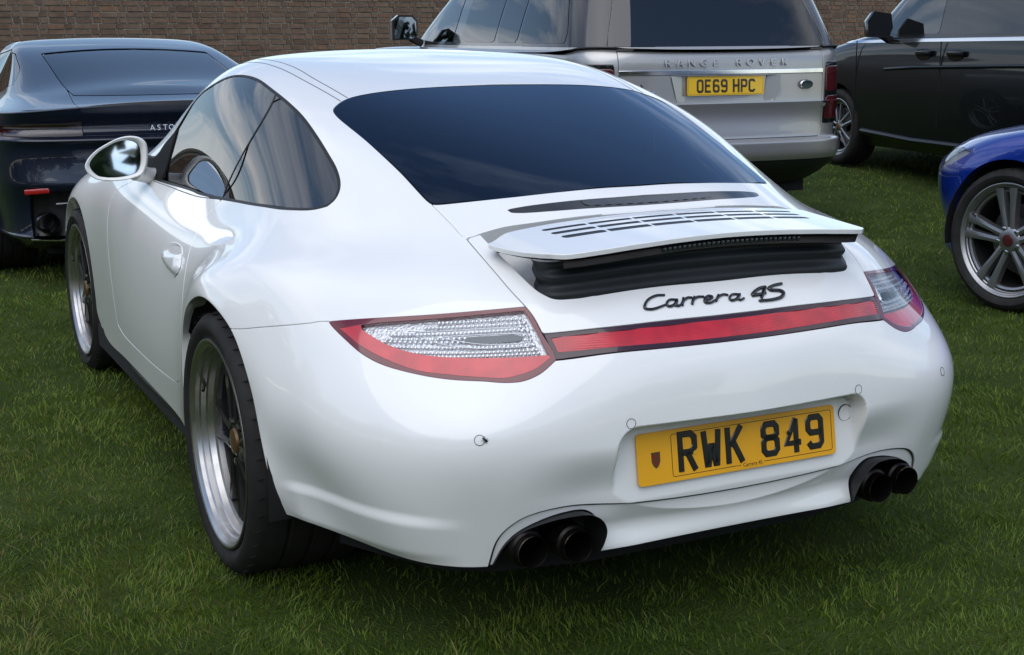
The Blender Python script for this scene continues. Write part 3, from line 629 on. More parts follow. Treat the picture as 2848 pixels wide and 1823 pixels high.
def brick_wall():
    rng = np.random.default_rng(5)
    x0, y0, ang = -14., 14.62, math.radians(4.8)
    L, Ht, z_base = 62., 1.95, .15
    BR = brick_material(); MO = mat('old_mortar', (.40, .37, .31), .95, noise=.35, nscale=8, bump=.6, bscale=90, bdist=.006)
    w = MB().box((L / 2, .17, Ht / 2), (L, .33, Ht)).build('garden_wall', MO)
    w.location = (x0, y0, z_base); w.rotation_euler = (0, 0, ang)
    tag(w, 'long weathered brown brick wall behind the parked cars', 'wall')
    def bm_brick(l_, seed):
        r = np.random.default_rng(seed); h_, dp = .065, .020; j = lambda s: r.normal(0, s)
        bv = .004
        V = []
        for (sx, sz) in ((-1, -1), (1, -1), (1, 1), (-1, 1)):
            V.append((sx * l_ / 2 + j(.0015), 0.006, sz * h_ / 2 + j(.0012)))
        for (sx, sz) in ((-1, -1), (1, -1), (1, 1), (-1, 1)):
            V.append((sx * (l_ / 2 - bv) + j(.0015), -dp + .006 + j(.0015), sz * (h_ / 2 - bv) + j(.0012)))
        return V, [(4, 5, 6, 7), (0, 1, 5, 4), (1, 2, 6, 5), (2, 3, 7, 6), (3, 0, 4, 7)]
    kinds = [bm_brick(.213, s) for s in range(6)] + [bm_brick(.100, s) for s in range(6, 10)]
    meshes = []
    for V, F in kinds:
        me = bpy.data.meshes.new('brick'); me.from_pydata(V, [], F); me.materials.append(BR); meshes.append(me)
    items = []
    for r in range(int(Ht / .0753)):
        z = .038 + r * .0753; x = -.06 * (r % 2) * 1.0 + rng.uniform(0, .01); head = r % 2
        while x < L - .3:
            l_ = .102 if head else .215
            items.append((x + l_ / 2, z + rng.normal(0, .0016), head)); x += l_ + .011 + rng.normal(0, .0012); head = 1 - head
    # which bricks show largest in the photograph: nearest ones between the car roofs and the top of the frame
    ca_, sa_ = math.cos(ang), math.sin(ang)
    Mi = cam.matrix_world.inverted()
    vis = []
    for i, (lx, lz, hd) in enumerate(items):
        p = Mi @ Vector((x0 + lx * ca_, y0 + lx * sa_, z_base + lz))
        u = 1424 + 3860 * p.x / -p.z; v = 911.5 - 3860 * p.y / -p.z
        ok = (-10 < u < 1185 and -8 < v < 150 and not (40 < u < 560 and v > 92)) or (2225 < u < 2420 and -8 < v < 130)
        if ok: vis.append((-(p.z), i))
    vis.sort(); own = set(i for _, i in vis[:300])
    SV, SF, tint = [], [], []
    for i, (lx, lz, hd) in enumerate(items):
        kk = int(rng.integers(6, 10)) if hd else int(rng.integers(0, 6)); rz = rng.normal(0, .006); dpt = rng.normal(0, .0022)
        if i in own:
            o = bpy.data.objects.new('brick', meshes[kk]); COL.objects.link(o); o.parent = w; o.location = (lx, dpt, lz); o.rotation_euler = (0, rz, 0)
        else:
            V, F = kinds[kk]; b = len(SV); SV += [(v[0] + lx, v[1] + dpt, v[2] + lz) for v in V]; SF += [tuple(q + b for q in f) for f in F]; tint += [rng.random()] * 8
    o = mesh('bricks', SV, SF, BR, w, False)
    a_ = o.data.attributes.new('brick_tint', 'FLOAT', 'POINT'); a_.data.foreach_set('value', np.array(tint))
    tag(o, kind='stuff')
    MB().box((L / 2, .17, Ht + .05), (L, .42, .09), bev=.015).build('coping', mat('stone_coping', (.22, .20, .17), .9, noise=.4, nscale=6), w)
brick_wall()

# ================================================================== the white sports coupe
def sstep(a, b, x):
    t = np.clip((x - a) / (b - a), 0, 1); return t * t * (3 - 2 * t)

PAINT_WHITE = mat('white_paint', (.83, .83, .81), .32, coat=1., coat_rough=.035, noise=.02, nscale=3, spec=.45)
def paint_specks(m):
    # a few dried specks of dirt on the paint
    n, l = m.node_tree.nodes, m.node_tree.links; b = n['Principled BSDF']
    tc = n.new('ShaderNodeTexCoord'); v = n.new('ShaderNodeTexVoronoi'); v.inputs['Scale'].default_value = 7.5; v.inputs['Randomness'].default_value = 1.
    l.new(tc.outputs['Object'], v.inputs['Vector'])
    c = n.new('ShaderNodeMath'); c.operation = 'LESS_THAN'; c.inputs[1].default_value = .016; l.new(v.outputs['Distance'], c.inputs[0])
    src = b.inputs['Base Color'].links[0].from_socket
    mx = n.new('ShaderNodeMix'); mx.data_type = 'RGBA'; mx.inputs['B'].default_value = (.16, .13, .10, 1)
    l.new(src, mx.inputs['A']); l.new(c.outputs[0], mx.inputs['Factor']); l.new(mx.outputs['Result'], b.inputs['Base Color'])
paint_specks(PAINT_WHITE)
BLACK_PLASTIC = mat('black_plastic', (.012, .012, .013), .45, bump=.15, bscale=900, bdist=.0004)
BLACK_GLOSS = mat('black_gloss', (.008, .008, .009), .12, coat=.6)
RUBBER = mat('tyre_rubber', (.021, .020, .019), .72, noise=.35, nscale=14, bump=.25, bscale=160, bdist=.001, spec=.3)
SEAL = mat('window_rubber', (.014, .014, .015), .5, spec=.35)
LINING = mat('cabin_lining', (.02, .02, .021), .8)
ALU = mat('polished_rim', (.52, .51, .50), .32, 1., noise=.12, nscale=40, aniso=.4)
DARK_RIM = mat('dark_wheel_centre', (.012, .012, .013), .3, .2, coat=.4)
CHROME = mat('bright_metal', (.72, .73, .75), .14, 1.)
STEEL = mat('brake_steel', (.25, .24, .23), .4, 1., noise=.3, nscale=50)
GLASS_REAR = glass_mat('tinted_rear_glass', (.05, .07, .11), 0., (.66, .80, 1.0), 1.62)
GLASS_SIDE = glass_mat('side_glass', (.24, .28, .28), 0., 1., 2.0)
GLASS_QUARTER = glass_mat('tinted_quarter_glass', (.09, .10, .12), 0., 1., 1.8)
GLASS_CLEAR = glass_mat('clear_lens', (.93, .95, .96), .0, 1., 1.28)
MIRROR = mat('mirror_glass', (.75, .78, .80), .02, 1.)
RED_LENS = mat('red_lens', (.62, .030, .040), .16, coat=1., noise=.25, nscale=25, spec=.6)
RED_DARK = mat('dark_red_lens_frame', (.13, .008, .014), .12, coat=1.)
RED_RIB = mat('red_ribbed_reflector', (.60, .012, .022), .2, coat=1., noise=.3, nscale=18)
MAROON = mat('maroon_strip_frame', (.035, .008, .014), .16, coat=.8)
REFLECTOR = mat('lamp_reflector', (.80, .80, .82), .28, .85, bump=.9, bscale=190, bdist=.004)
LED = mat('lamp_cell', (.82, .82, .84), .16, .5, coat=1.)
LAMP_GREY = mat('grey_lamp_insert', (.10, .11, .125), .25, coat=.6)
PLATE_YELLOW = mat('yellow_plate', (.88, .42, .012), .35, coat=.5, noise=.06, nscale=9)
PLATE_BLACK = mat('black_gel_letter', (.007, .007, .009), .28, coat=.5)
GOLD = mat('gold_crest', (.13, .075, .03), .4, .5)
SMOKED = mat('smoked_lamp', (.018, .022, .024), .2, coat=.8, bump=.5, bscale=220, bdist=.002)

car = empty('sports_car', (0, 0, 0), 0, 'white sports coupe with raised rear spoiler and yellow plate RWK 849, nearest the camera', 'car', 'parked cars')

PS = Surf(PORSCHE_ROWS)

def porsche_shape(G, tu, tv):
    G = G.copy(); x, y, z = G[..., 0], G[..., 1], G[..., 2]
    rear = (tu < 4.2)[:, None]
    # number plate recess
    cr_, hw, top = .05, .326, .519
    qx, qz = x - (hw - cr_), z - (top - cr_)
    dist = np.where((qx > 0) & (qz > 0), cr_ - np.hypot(np.maximum(qx, 0), np.maximum(qz, 0)), cr_ - np.maximum(qx, qz))
    # the lower middle of the bumper tucks in towards the valance
    y = y + rear * .034 * sstep(.485, .375, z) * sstep(.235, .30, z) * sstep(.56, .34, x)
    s = sstep(0, .014, dist) * sstep(.245, .30, z) * rear
    yf = -.884 - (.487 - z) * .14
    y = y + s * np.maximum(0, yf - y)
    # concave lower valance between the tail pipes
    t = np.clip((z - .24) / .108, 0, 1)
    y = y + rear * (z < .350) * .011 * np.sin(np.pi * t) * sstep(.34, .24, x)
    # ledge low on the bumper corners
    zc = .334 - .09 * (x - .76) ** 2 * 4 - .1 * np.clip(x - .80, 0, 1)
    amt = .010 * sstep(.018, -.012, z - zc) * sstep(.225, .262, z) * sstep(.60, .72, x) * rear * sstep(-.37, -.44, y)
    nx, ny = x, (y + .25); L = np.hypot(nx, ny) + 1e-9
    x = x + amt * nx / L; y = y + amt * ny / L
    G[..., 0], G[..., 1] = x, y
    return G

tu = np.concatenate([np.arange(0, 4, 1 / 28), np.arange(4, 6.5, 1 / 20), np.arange(6.5, 14.5, 1 / 12), np.arange(14.5, 27, 1 / 8), [27.]])
tv = np.concatenate([np.arange(0, 2.6, 1 / 36), np.arange(2.6, 12, 1 / 18), [12.]])
body = PS.sheet(tu, tv, porsche_shape)
body = body.clip(np.where(body.X0[:, 1] > 1.5, .366 - np.hypot(body.X0[:, 1] - 2.35, body.X0[:, 2] - .315), -1.))     # front wheel arch
panel = {}
C_ = -.5
panel['rear_glass'], body = cut(PS, body, [(13.735, 0)] + O_GLASS + [(9.775, 0)], [(9.775, C_), (13.735, C_)], gap=.001)
panel['windscreen'], body = cut(PS, body, [(17.75, 0), (17.75, 1.5), (17.8, 2.4), (18.0, 2.95), (18.4, 3.3), (19.0, 3.45), (19.6, 3.5), (19.9, 3.3), (20.0, 2), (20.02, 0)], [(20.02, C_), (17.75, C_)], gap=.001)
win, body = cut(PS, body, O_WINDOW, gap=.0005)
light, body = cut(PS, body, O_LIGHT, gap=.0012)
lid, body = cut(PS, body, [(9.05, 0), (9.04, .48), (8.98, 1.32), (8.91, 2.0), (8.88, 2.42), (8.78, 2.80), (8.70, 3.02), (8.73, 3.105), (9.0, 3.115), (9.3, 3.12), (9.68, 3.13), (9.9, 3.13)], [(10.3, 3.1), (10.3, C_), (9.05, C_)], gap=.0018)
frame, body = cut(PS, body, [(9.02, 0), (8.96, 1.32), (8.86, 2.42), (8.74, 2.84), (8.66, 3.09), (8.02, 3.095), (7.44, 3.08), (6.89, 3.04), (6.36, 2.945), (6.09, 2.90), (5.59, 2.855), (5.585, 2.8), (5.70, 1.86), (5.81, .93), (5.84, 0)], [(5.84, C_), (9.02, C_)], gap=.0026)
_, body = cut(PS, body, [(5.83, 0), (5.80, .93), (5.69, 1.86), (5.575, 2.84), (5.2, 2.80), (4.885, 2.77), (4.97, 1.97), (4.99, 1.2), (4.99, .42), (4.99, 0)], [(4.99, C_), (5.83, C_)], gap=.0012)
BUMP_LINE = [(4.98, 0), (4.975, 1.2), (4.955, 1.97), (4.87, 2.76), (4.9, 3.4), (5.88, 6.27)] + O_SEAM + [(6.0, 12.02)]
BUMP_CLOSE = [(6, 13.5), (-1, 13.5), (-1, C_), (4.98, C_)]
GAP_SHADE = mat('panel_gap_shade', (.02, .02, .021), .8)  # near-black colour stands in for shade inside the panel gaps
bj_ = shut_line_shade(PS, body, BUMP_LINE, BUMP_CLOSE, gap=.002, n=6)
for sgn in (1, -1): tag((bj_ if sgn > 0 else bj_.mirror()).build('shut_line_shade', GAP_SHADE, car), kind='stuff')
bumper, body = cut(PS, body, BUMP_LINE, BUMP_CLOSE, gap=.002, n=6)
door_gap_shade = shut_line_shade(PS, body, O_DOOR, gap=.0024, depth=.006)
door, body = cut(PS, body, O_DOOR, gap=.0024)
bonnet, body = cut(PS, body, [(20.06, 0), (20.12, 2.0), (20.3, 3.3), (21.2, 3.85), (22.3, 3.95), (23.4, 3.8), (24.5, 3.3), (25.0, 2), (25.1, 0)], [(25.1, C_), (20.06, C_)], gap=.0018)
nose, body = cut(PS, body, [(25.14, 0), (25.06, 2), (25.0, 3.4), (25.0, 5), (25.0, 7), (25.0, 9), (25.0, 12.02)], [(25.0, 13.5), (28, 13.5), (28, C_), (25.14, C_)], gap=.0018)
lamp_front, body = cut(PS, body, [(22.3, 5.0), (22.6, 4.35), (23.3, 4.2), (24.0, 4.5), (24.25, 5.3), (24.0, 6.1), (23.3, 6.3), (22.6, 5.8)], gap=.001)

shell_full = body.both()
body.rim(.045).both().build('body_shell', PAINT_WHITE, car)
shell_full.clip(-(shell_full.V[:, 1] + .42)).offset(-.022).flip().build('cabin_lining', LINING, car)
dl = door.offset(-.022).flip()
rg_ = panel['rear_glass']
Bz = lambda x, y: np.stack([x ** 0, y, y * y, y ** 3, x * x, x * x * y, x ** 4, x * x * y * y], 1)
cz_ = np.linalg.lstsq(Bz(rg_.V[:, 0], rg_.V[:, 1]), rg_.V[:, 2], rcond=None)[0]
x_, y_ = rg_.V[:, 0], rg_.V[:, 1]
rg_.V[:, 2] = np.minimum(Bz(x_, y_) @ cz_, rg_.V[:, 2] + .002)
n_ = np.stack([-(2 * cz_[4] * x_ + 2 * cz_[5] * x_ * y_ + 4 * cz_[6] * x_ ** 3 + 2 * cz_[7] * x_ * y_ * y_), -(cz_[1] + 2 * cz_[2] * y_ + 3 * cz_[3] * y_ ** 2 + cz_[5] * x_ * x_ + 2 * cz_[7] * x_ * x_ * y_), np.ones_like(x_)], 1)
rg_.N = n_ / np.linalg.norm(n_, axis=1)[:, None]
panel['rear_glass'].rim(.004, .0005).offset(-.0015).both().build('rear_window', GLASS_REAR, car)
# dark ceramic border of the rear window
fgl = field(PS, panel['rear_glass'], [(13.735, 0)] + O_GLASS + [(9.775, 0)], [(9.775, C_), (13.735, C_)])
panel['rear_glass'].clip(-(fgl + .010)).offset(-.004).both().build('rear_window_border', BLACK_GLOSS, car)
panel['windscreen'].offset(-.002).both().build('windscreen', GLASS_SIDE, car)
lid0 = lid
slot_line = [(9.515, 0), (9.47, .96), (9.43, 1.51), (9.395, 1.93), (9.355, 2.16), (9.30, 2.215), (9.245, 2.16), (9.20, 2.0), (9.18, 1.61), (9.19, .94), (9.20, 0)]
slot, lid = cut(PS, lid, slot_line, [(9.20, C_), (9.515, C_)], gap=.0)
engine_lid = lid.rim(.034).both().build('engine_lid', PAINT_WHITE, car)
slot.offset(-.0006).both().build('brake_lamp_recess', BLACK_GLOSS, engine_lid)
f_l = np.maximum(slot.UV[:, 1] - 1.05, np.maximum(slot.UV[:, 0] - 9.44, 9.27 - slot.UV[:, 0]))
hl = slot.clip(f_l); hl.offset(.0002 + .0006 * np.sin(hl.UV[:, 1] * 38)).both().build('high_brake_lamp', SMOKED, engine_lid)
hole_line = [(9.3, 2.86), (8.75, 2.862), (8.44, 2.855), (8.05, 2.835), (7.63, 2.80), (7.2, 2.75), (6.88, 2.69), (6.70, 2.62), (6.61, 2.54), (6.60, 2.46), (6.69, 1.89), (6.78, 1.35), (6.84, .68), (6.86, 0)]
hole, frame = cut(PS, frame, hole_line, [(6.86, C_), (9.3, C_)], gap=.0, n=6)
lid_frame = frame.rim(.03).both().build('lid_lower_panel', PAINT_WHITE, car)
hole.offset(-.062).both().build('spoiler_well', PAINT_WHITE, lid_frame)

# --- reflector strip
strip = PS.sheet(np.linspace(4.85, 5.95, 200), np.linspace(0, 3.0, 90))
strip, _ = cut(PS, strip, [(5.83, 0), (5.80, .93), (5.69, 1.86), (5.575, 2.84), (5.2, 2.80), (4.885, 2.77), (4.97, 1.97), (4.99, 1.2), (4.99, .42), (4.99, 0)], [(4.99, C_), (5.83, C_)], gap=.0012)
ln = field(PS, strip, [(5.70, 0), (5.67, .93), (5.575, 1.86), (5.47, 2.755), (5.07, 2.715), (5.12, 1.9), (5.13, .9), (5.13, 0)], [(5.13, C_), (5.70, C_)])
st_in, st_fr = strip.clip(ln), strip.clip(-ln)
rs = st_fr.rim(.006, .0008).both().build('reflector_strip', MAROON, car)
k_r = (st_in.UV[:, 0] - 5.1) * 15.5 * 2 * np.pi
ri = st_in.offset(-.0012 + .0011 * np.cos(k_r))
ri.N[:, 2] += .28 * np.sin(k_r); ri.N /= np.linalg.norm(ri.N, axis=1)[:, None]
ri.both().build('ribbed_red_lens', RED_RIB, rs)

# --- tail lights
fi = field(PS, light, O_LIGHT_IN, n=6); fc = None
l_frame, l_in = light.clip(-fi), light.clip(fi)
fc = field(PS, l_in, [(5.70, 5.70), (6.25, 5.5), (6.6, 4.0), (6.6, 2.55), (5.03, 2.55), (5.01, 3.19), (5.03, 4.03), (5.12, 4.85), (5.32, 5.32), (5.55, 5.58)], n=6, corner=35)
l_red, l_clear = l_in.clip(-fc), l_in.clip(fc)
DARKLINE = mat('lamp_divider', (.05, .01, .015), .3)
for sgn in (1, -1):
    k = (lambda s_: s_) if sgn > 0 else (lambda s_: s_.mirror())
    tl = k(l_frame.rim(.012, .0012).offset(.0006)).build('tail_light', RED_DARK, car)
    k(l_red.rim(.004, .0006)).build('red_lens', RED_LENS, tl)
    k(l_clear.rim(.004, .0006)).build('clear_lens', GLASS_CLEAR, tl)
    k(l_clear.offset(-.012)).build('reflector', REFLECTOR, tl)
    # rows of lamp cells
    V, F = [], []
    cells = []
    for u0, v0, v1 in ((5.98, 3.05, 4.35), (5.86, 3.02, 4.6), (5.70, 3.0, 5.2), (5.30, 2.98, 5.3), (5.17, 2.96, 5.05), (5.08, 2.95, 4.9)):
        n_ = int((v1 - v0) / .062)
        for i in range(n_):
            v = v0 + (v1 - v0) * (i + .5) / n_
            u = u0 + (-.075 * (v - 3)) + (.03 if u0 > 5.6 else 0) + .06 * (v - 3) * (u0 < 5.5)
            cells.append((u, v))
    for v in np.arange(4.0, 5.3, .085): cells.append((5.52 - .05 * (v - 4), v)); cells.append((5.42 - .02 * (v - 4), v + .04))
    for u in np.arange(5.2, 5.95, .12): cells.append((u, 3.03)); cells.append((u, 3.12))
    Xc = PS.at(cells)
    for p in Xc:
        r = .0043; e = np.array([-.25, .95, -.25]); p = p + e * .009
        t1 = np.array([.95, .28, 0]); t2 = np.array([0, .2, .98]); b = len(V); n_ = 7
        for ring, (rr, hh) in enumerate(((1, 0), (.75, -.55), (.35, -.8))):
            for j in range(n_):
                a = 2 * np.pi * j / n_; V.append(p + (t1 * math.cos(a) + t2 * math.sin(a)) * r * rr + np.array([0, -1, .15]) * (-hh) * r)
        for ring in range(2):
            for j in range(n_): F.append((b + ring * n_ + j, b + ring * n_ + (j + 1) % n_, b + (ring + 1) * n_ + (j + 1) % n_, b + (ring + 1) * n_ + j))
        F.append(tuple(b + 2 * n_ + j for j in range(n_)))
    V = np.array(V) * np.array([sgn, 1, 1])
    tag(mesh('lamp_cells', V, F if sgn > 0 else [f[::-1] for f in F], LED, tl, False), kind='stuff')
    # grey reversing lamp in the middle
    fz = field(PS, l_clear, [(5.60, 3.18), (5.50, 3.14), (5.46, 3.2), (5.42, 3.75), (5.47, 4.05), (5.545, 4.32), (5.60, 3.7)], corner=80)
    k(l_clear.clip(fz).offset(-.0065)).build('reversing_lamp', LAMP_GREY, tl)
    for ln_ in ([(5.64, 3.10), (5.64, 3.7), (5.58, 4.45), (5.47, 4.12), (5.39, 3.75), (5.41, 3.12), (5.5, 3.08), (5.64, 3.10)], [(5.82, 3.08), (5.78, 3.8), (5.68, 4.9), (5.44, 4.5), (5.30, 4.0), (5.29, 3.1), (5.5, 3.04), (5.82, 3.08)]):
        o = strip_on(PS, ln_, .0024, -.004, 'lamp_rim_line', CHROME, tl, both=False, corner=70, n=5)
        if sgn < 0: o.data.transform(Matrix.Diagonal((-1, 1, 1, 1)))
# --- bumper, valance, tail pipes
val_line = [(1.10, 0), (1.10, .6), (1.105, 1.2), (1.12, 1.7), (1.14, 2.15), (1.13, 2.64), (.99, 3.24), (.78, 3.56), (.51, 3.79), (0, 3.99)]
GAP_SHADE = mat('panel_gap_shade', (.02, .02, .021), .8)
shut_line_shade(PS, bumper, val_line, [(-.6, 3.99), (-.6, C_), (1.10, C_)], gap=.0022).both().build('shut_line_shade', GAP_SHADE, car)
valance, bumper = cut(PS, bumper, val_line, [(-.6, 3.99), (-.6, C_), (1.10, C_)], gap=.0022)
ex, valance = cut(PS, valance, [(0, 3.91)] + O_EXHAUST + [(0, 2.08)], [(-.6, 2.08), (-.6, 3.91)], gap=0.)
bump_ob = bumper.rim(.02).both().build('rear_bumper', PAINT_WHITE, car)
valance.offset(-.006).rim(.03).both().build('rear_valance', PAINT_WHITE, car)
for sgn in (1, -1):
    e2 = ex.offset(-.0035); e2 = e2 if sgn > 0 else e2.mirror()
    # dark funnel behind the tail pipe opening
    o = Sheet(e2.V + np.array([0, .06, 0]), e2.N, e2.UV, e2.T).build('tailpipe_surround', BLACK_PLASTIC, car)
    mb = MB()
    pts = PS.at([(-.0, 3.91)] + O_EXHAUST + [(.0, 2.08)]); pts = smooth_line(pts, None, False, 6)
    nq = len(pts); c0 = pts.mean(0)
    ringA = pts + np.array([0, -.001, 0]); ringB = pts + (c0 - pts) * .02 + np.array([0, .012, 0]) ; ringC = pts + (c0 - pts) * .10 + np.array([0, .075, 0])
    V = np.concatenate([ringA * .999 + c0 * .001, ringB, ringC]) * np.array([sgn, 1, 1])
    F = [(r * nq + i, r * nq + i + 1, (r + 1) * nq + i + 1, (r + 1) * nq + i) for r in range(2) for i in range(nq - 1)]
    mesh('tailpipe_liner', V, F, BLACK_PLASTIC, car)
    for (px, py, pz_, rr) in ((.402, -.905, .272, .0335), (.497, -.885, .270, .0335)):
        m_ = MB()
        m_.lathe([(.16, rr * .90), (.03, rr * .93), (.003, rr * .95), (0, rr * .975), (-.001, rr * .99), (.002, rr), (.02, rr * 1.0), (.024, rr * 1.16), (.035, rr * 1.2), (.2, rr * 1.2)], (sgn * px, py, pz_), 'y', 40)
        tp = m_.build('tailpipe', mat('burnt_steel', (.022, .019, .017), .35, .8, noise=.4, nscale=60), car)
        MB().lathe([(.12, .0001), (.12, rr * .9)], (sgn * px, py, pz_), 'y', 24).build('bore_disc', mat('bore_disc', (.004, .004, .004), .9), tp)  # near-black disc closing the pipe bore
        MB().lathe([(.0015, rr * .965), (-.0004, rr * .985), (.0015, rr * 1.005)], (sgn * px, py, pz_), 'y', 40).build('tip_edge', mat('tip_edge_bronze', (.30, .22, .15), .25, 1.), tp)
# parking sensors and towing cover
def ring_on(uv, r, w, name, parent, m, sgn):
    p = PS.at([uv])[0]; a = PS.at([(uv[0] + .05, uv[1])])[0] - p; b = PS.at([(uv[0], uv[1] + .05)])[0] - p
    n_ = np.cross(a, b); n_ /= np.linalg.norm(n_)
    if n_[1] > 0: n_ = -n_
    q = Vector(n_).to_track_quat('Z', 'Y')
    m_ = MB().lathe([(-.002, r + w), (.0004, r + w), (.0008, r), (-.002, r)], (0, 0, 0), 'z', 28)
    M = Matrix.Translation(p) @ q.to_matrix().to_4x4()
    m_.xf(M)
    if sgn < 0: m_.xf(Matrix.Diagonal((-1, 1, 1, 1)))
    return m_.build(name, m, parent), p, n_
GAP = mat('gap_shadow_line', (.06, .062, .065), .6)
for sgn in (1, -1):
    for uv in ((2.9, 4.01), (3.06, 1.83)):
        ring_on(uv, .0098, .0011, 'parking_sensor', bump_ob, GAP, sgn)
m_ = MB().lathe([(.003, .0195), (-.0003, .0195), (-.0006, .0184), (.003, .0184)], (.2975, -.8895, .4635), 'y', 32)
m_.build('towing_eye_cover', GAP, bump_ob)

# --- number plate
PLATE_F = {  # centre lines of the characters on a 50 x 79 field (UK plate style)
 'R': [[(7, 0), (7, 79), (34, 79), (43, 70), (43, 49), (34, 40), (7, 40)], [(24, 40), (43, 0)]],
 'W': [[(6, 79), (12, 7), (16, 7), (23, 44), (27, 44), (34, 7), (38, 7), (44, 79)]],
 'K': [[(7, 0), (7, 79)], [(43, 79), (12, 38)], [(20, 48), (43, 0)]],
 '8': [[(25, 72), (36, 72), (43, 64), (43, 49), (36, 42), (14, 42), (7, 49), (7, 64), (14, 72), (25, 72)], [(25, 42), (36, 42), (43, 34), (43, 15), (36, 7), (14, 7), (7, 15), (7, 34), (14, 42), (25, 42)]],
 '4': [[(34, 0), (34, 74)], [(34, 76), (7, 22), (46, 22)]],
 '9': [[(43, 38), (14, 38), (7, 46), (7, 64), (14, 72), (36, 72), (43, 64), (43, 15), (36, 7), (14, 7), (7, 17)]],
 '6': [[(7, 41), (36, 41), (43, 33), (43, 15), (36, 7), (14, 7), (7, 15), (7, 64), (14, 72), (36, 72), (43, 62)]],
 'O': [[(25, 72), (36, 72), (43, 64), (43, 15), (36, 7), (14, 7), (7, 15), (7, 64), (14, 72), (25, 72)]],
 'E': [[(43, 72), (7, 72), (7, 7), (43, 7)], [(7, 41), (38, 41)]],
 'H': [[(7, 0), (7, 79)], [(43, 0), (43, 79)], [(7, 40), (43, 40)]],
 'P': [[(7, 0), (7, 72), (36, 72), (43, 64), (43, 43), (36, 36), (7, 36)]],
 'C': [[(43, 60), (43, 64), (36, 72), (14, 72), (7, 64), (7, 15), (14, 7), (36, 7), (43, 15), (43, 19)]],
}
def ribbon(mb, line, w, h, z0=0., closed=False):
    """flat band with mitred corners in the XY plane, z0..z0+h"""
    P_ = [Vector((p[0], p[1])) for p in line]; n = len(P_)
    if n > 2 and (P_[0] - P_[-1]).length < 1e-6: P_ = P_[:-1]; n -= 1; closed = True
    L, R_ = [], []
    for i in range(n):
        a = P_[i - 1] if (i > 0 or closed) else None; b = P_[(i + 1) % n] if (i < n - 1 or closed) else None
        d1 = (P_[i] - a).normalized() if a is not None else None; d2 = (b - P_[i]).normalized() if b is not None else None
        if d1 is None: d1 = d2
        if d2 is None: d2 = d1
        n1 = Vector((-d1.y, d1.x)); n2 = Vector((-d2.y, d2.x)); m = (n1 + n2)
        m = m.normalized() if m.length > 1e-6 else n1
        k = min(1 / max(m.dot(n1), .35), 1.35)
        L.append(P_[i] + m * w / 2 * k); R_.append(P_[i] - m * w / 2 * k)
    V = []
    bz = min(h * .5, w * .12)
    for i in range(n):
        e = (L[i] - R_[i]) * .10
        V += [(*L[i], z0), (*(L[i]), z0 + h - bz), (*(L[i] - e), z0 + h), (*(R_[i] + e), z0 + h), (*(R_[i]), z0 + h - bz), (*R_[i], z0)]
    F = []
    for i in range(n if closed else n - 1):
        j = (i + 1) % n
        for q in range(5): F.append((i * 6 + q, j * 6 + q, j * 6 + q + 1, i * 6 + q + 1))
    if not closed: F.append(tuple(range(6))); F.append(tuple((n - 1) * 6 + q for q in range(5, -1, -1)))
    mb.add(V, F)

def plate_chars(s, parent, M, height, m, sw=14, adv=61, gap=33, h3=.0012, squash=1.):
    k = height / 79.; x = 0; obs = []
    width = sum(adv if c != ' ' else gap for c in s) - (adv - 50)
    x = -width / 2
    for c in s:
        if c == ' ': x += gap; continue
        mb = MB()
        for ln_ in PLATE_F[c]: ribbon(mb, ln_, sw, h3 / k)
        mb.xf(M @ Matrix.Diagonal((k * squash, k, k, 1)) @ Matrix.Translation((x, -39.5, 0)))
        obs.append(mb.build('plate_character', m, parent)); x += adv
    return obs

def rounded_rect(w, h, r, n=5):
    out = []
    for cx, cy, a0 in ((w / 2 - r, h / 2 - r, 0), (-w / 2 + r, h / 2 - r, 90), (-w / 2 + r, -h / 2 + r, 180), (w / 2 - r, -h / 2 + r, 270)):
        for i in range(n + 1):
            a = math.radians(a0 + 90 * i / n); out.append((cx + r * math.cos(a), cy + r * math.sin(a)))
    return out

def frame_M(o, tilt):
    """plane whose normal faces -Y, leaning back by tilt"""
    return Matrix.Translation(o) @ Matrix.Rotation(math.pi / 2 - tilt, 4, 'X')
PM = frame_M((0, -.8985, .4330), math.radians(9))
plate = MB().prism(rounded_rect(.52, .111, .010), -.002, .002, 'z').xf(PM).build('number_plate', PLATE_YELLOW, car, auto=40)
plate_chars('RWK 849', plate, PM @ Matrix.Translation((.034, .002, .002)), .079, PLATE_BLACK, sw=14, h3=.0022)
mb = MB(); bl = rounded_rect(.425, .090, .005, 3)
bl = [(x + .0375, y) for x, y in bl]
ribbon(mb, [p for p in bl if True], .0013, .0004, .0021, closed=True)
mb.xf(PM).build('border_line', PLATE_BLACK, plate)
# crest print on the left end of the plate and the dealer line
sh = [(-.011, .017), (.011, .017), (.0105, -.004), (.006, -.013), (0, -.018), (-.006, -.013), (-.0105, -.004)]
MB().prism(sh, 0, .0004, 'z').xf(PM @ Matrix.Translation((-.215, -.004, .0021))).build('crest_print', GOLD, plate)
mb = MB()
for (a, b, c, d_) in ((-.009, .002, -.001, .012), (.001, -.012, .007, -.001), (-.006, -.009, -.002, -.002), (.002, .004, .009, .007), (.002, .010, .009, .013)):
    mb.prism([(a, b), (c, b), (c, d_), (a, d_)], 0, .0005, 'z')
mb.xf(PM @ Matrix.Translation((-.215, -.004, .0024))).build('crest_fields', mat('crest_red', (.22, .02, .015), .5), plate)
MB().prism(rounded_rect(.062, .010, .001, 2), 0, .0003, 'z').xf(PM @ Matrix.Translation((.03, -.0455, .0026))).build('border_gap', PLATE_YELLOW, plate)
text_obj('small_print', 'Carrera 4S', .0115, PLATE_BLACK, plate, PM @ Matrix.Translation((.03, -.0457, .0031)), .0002)
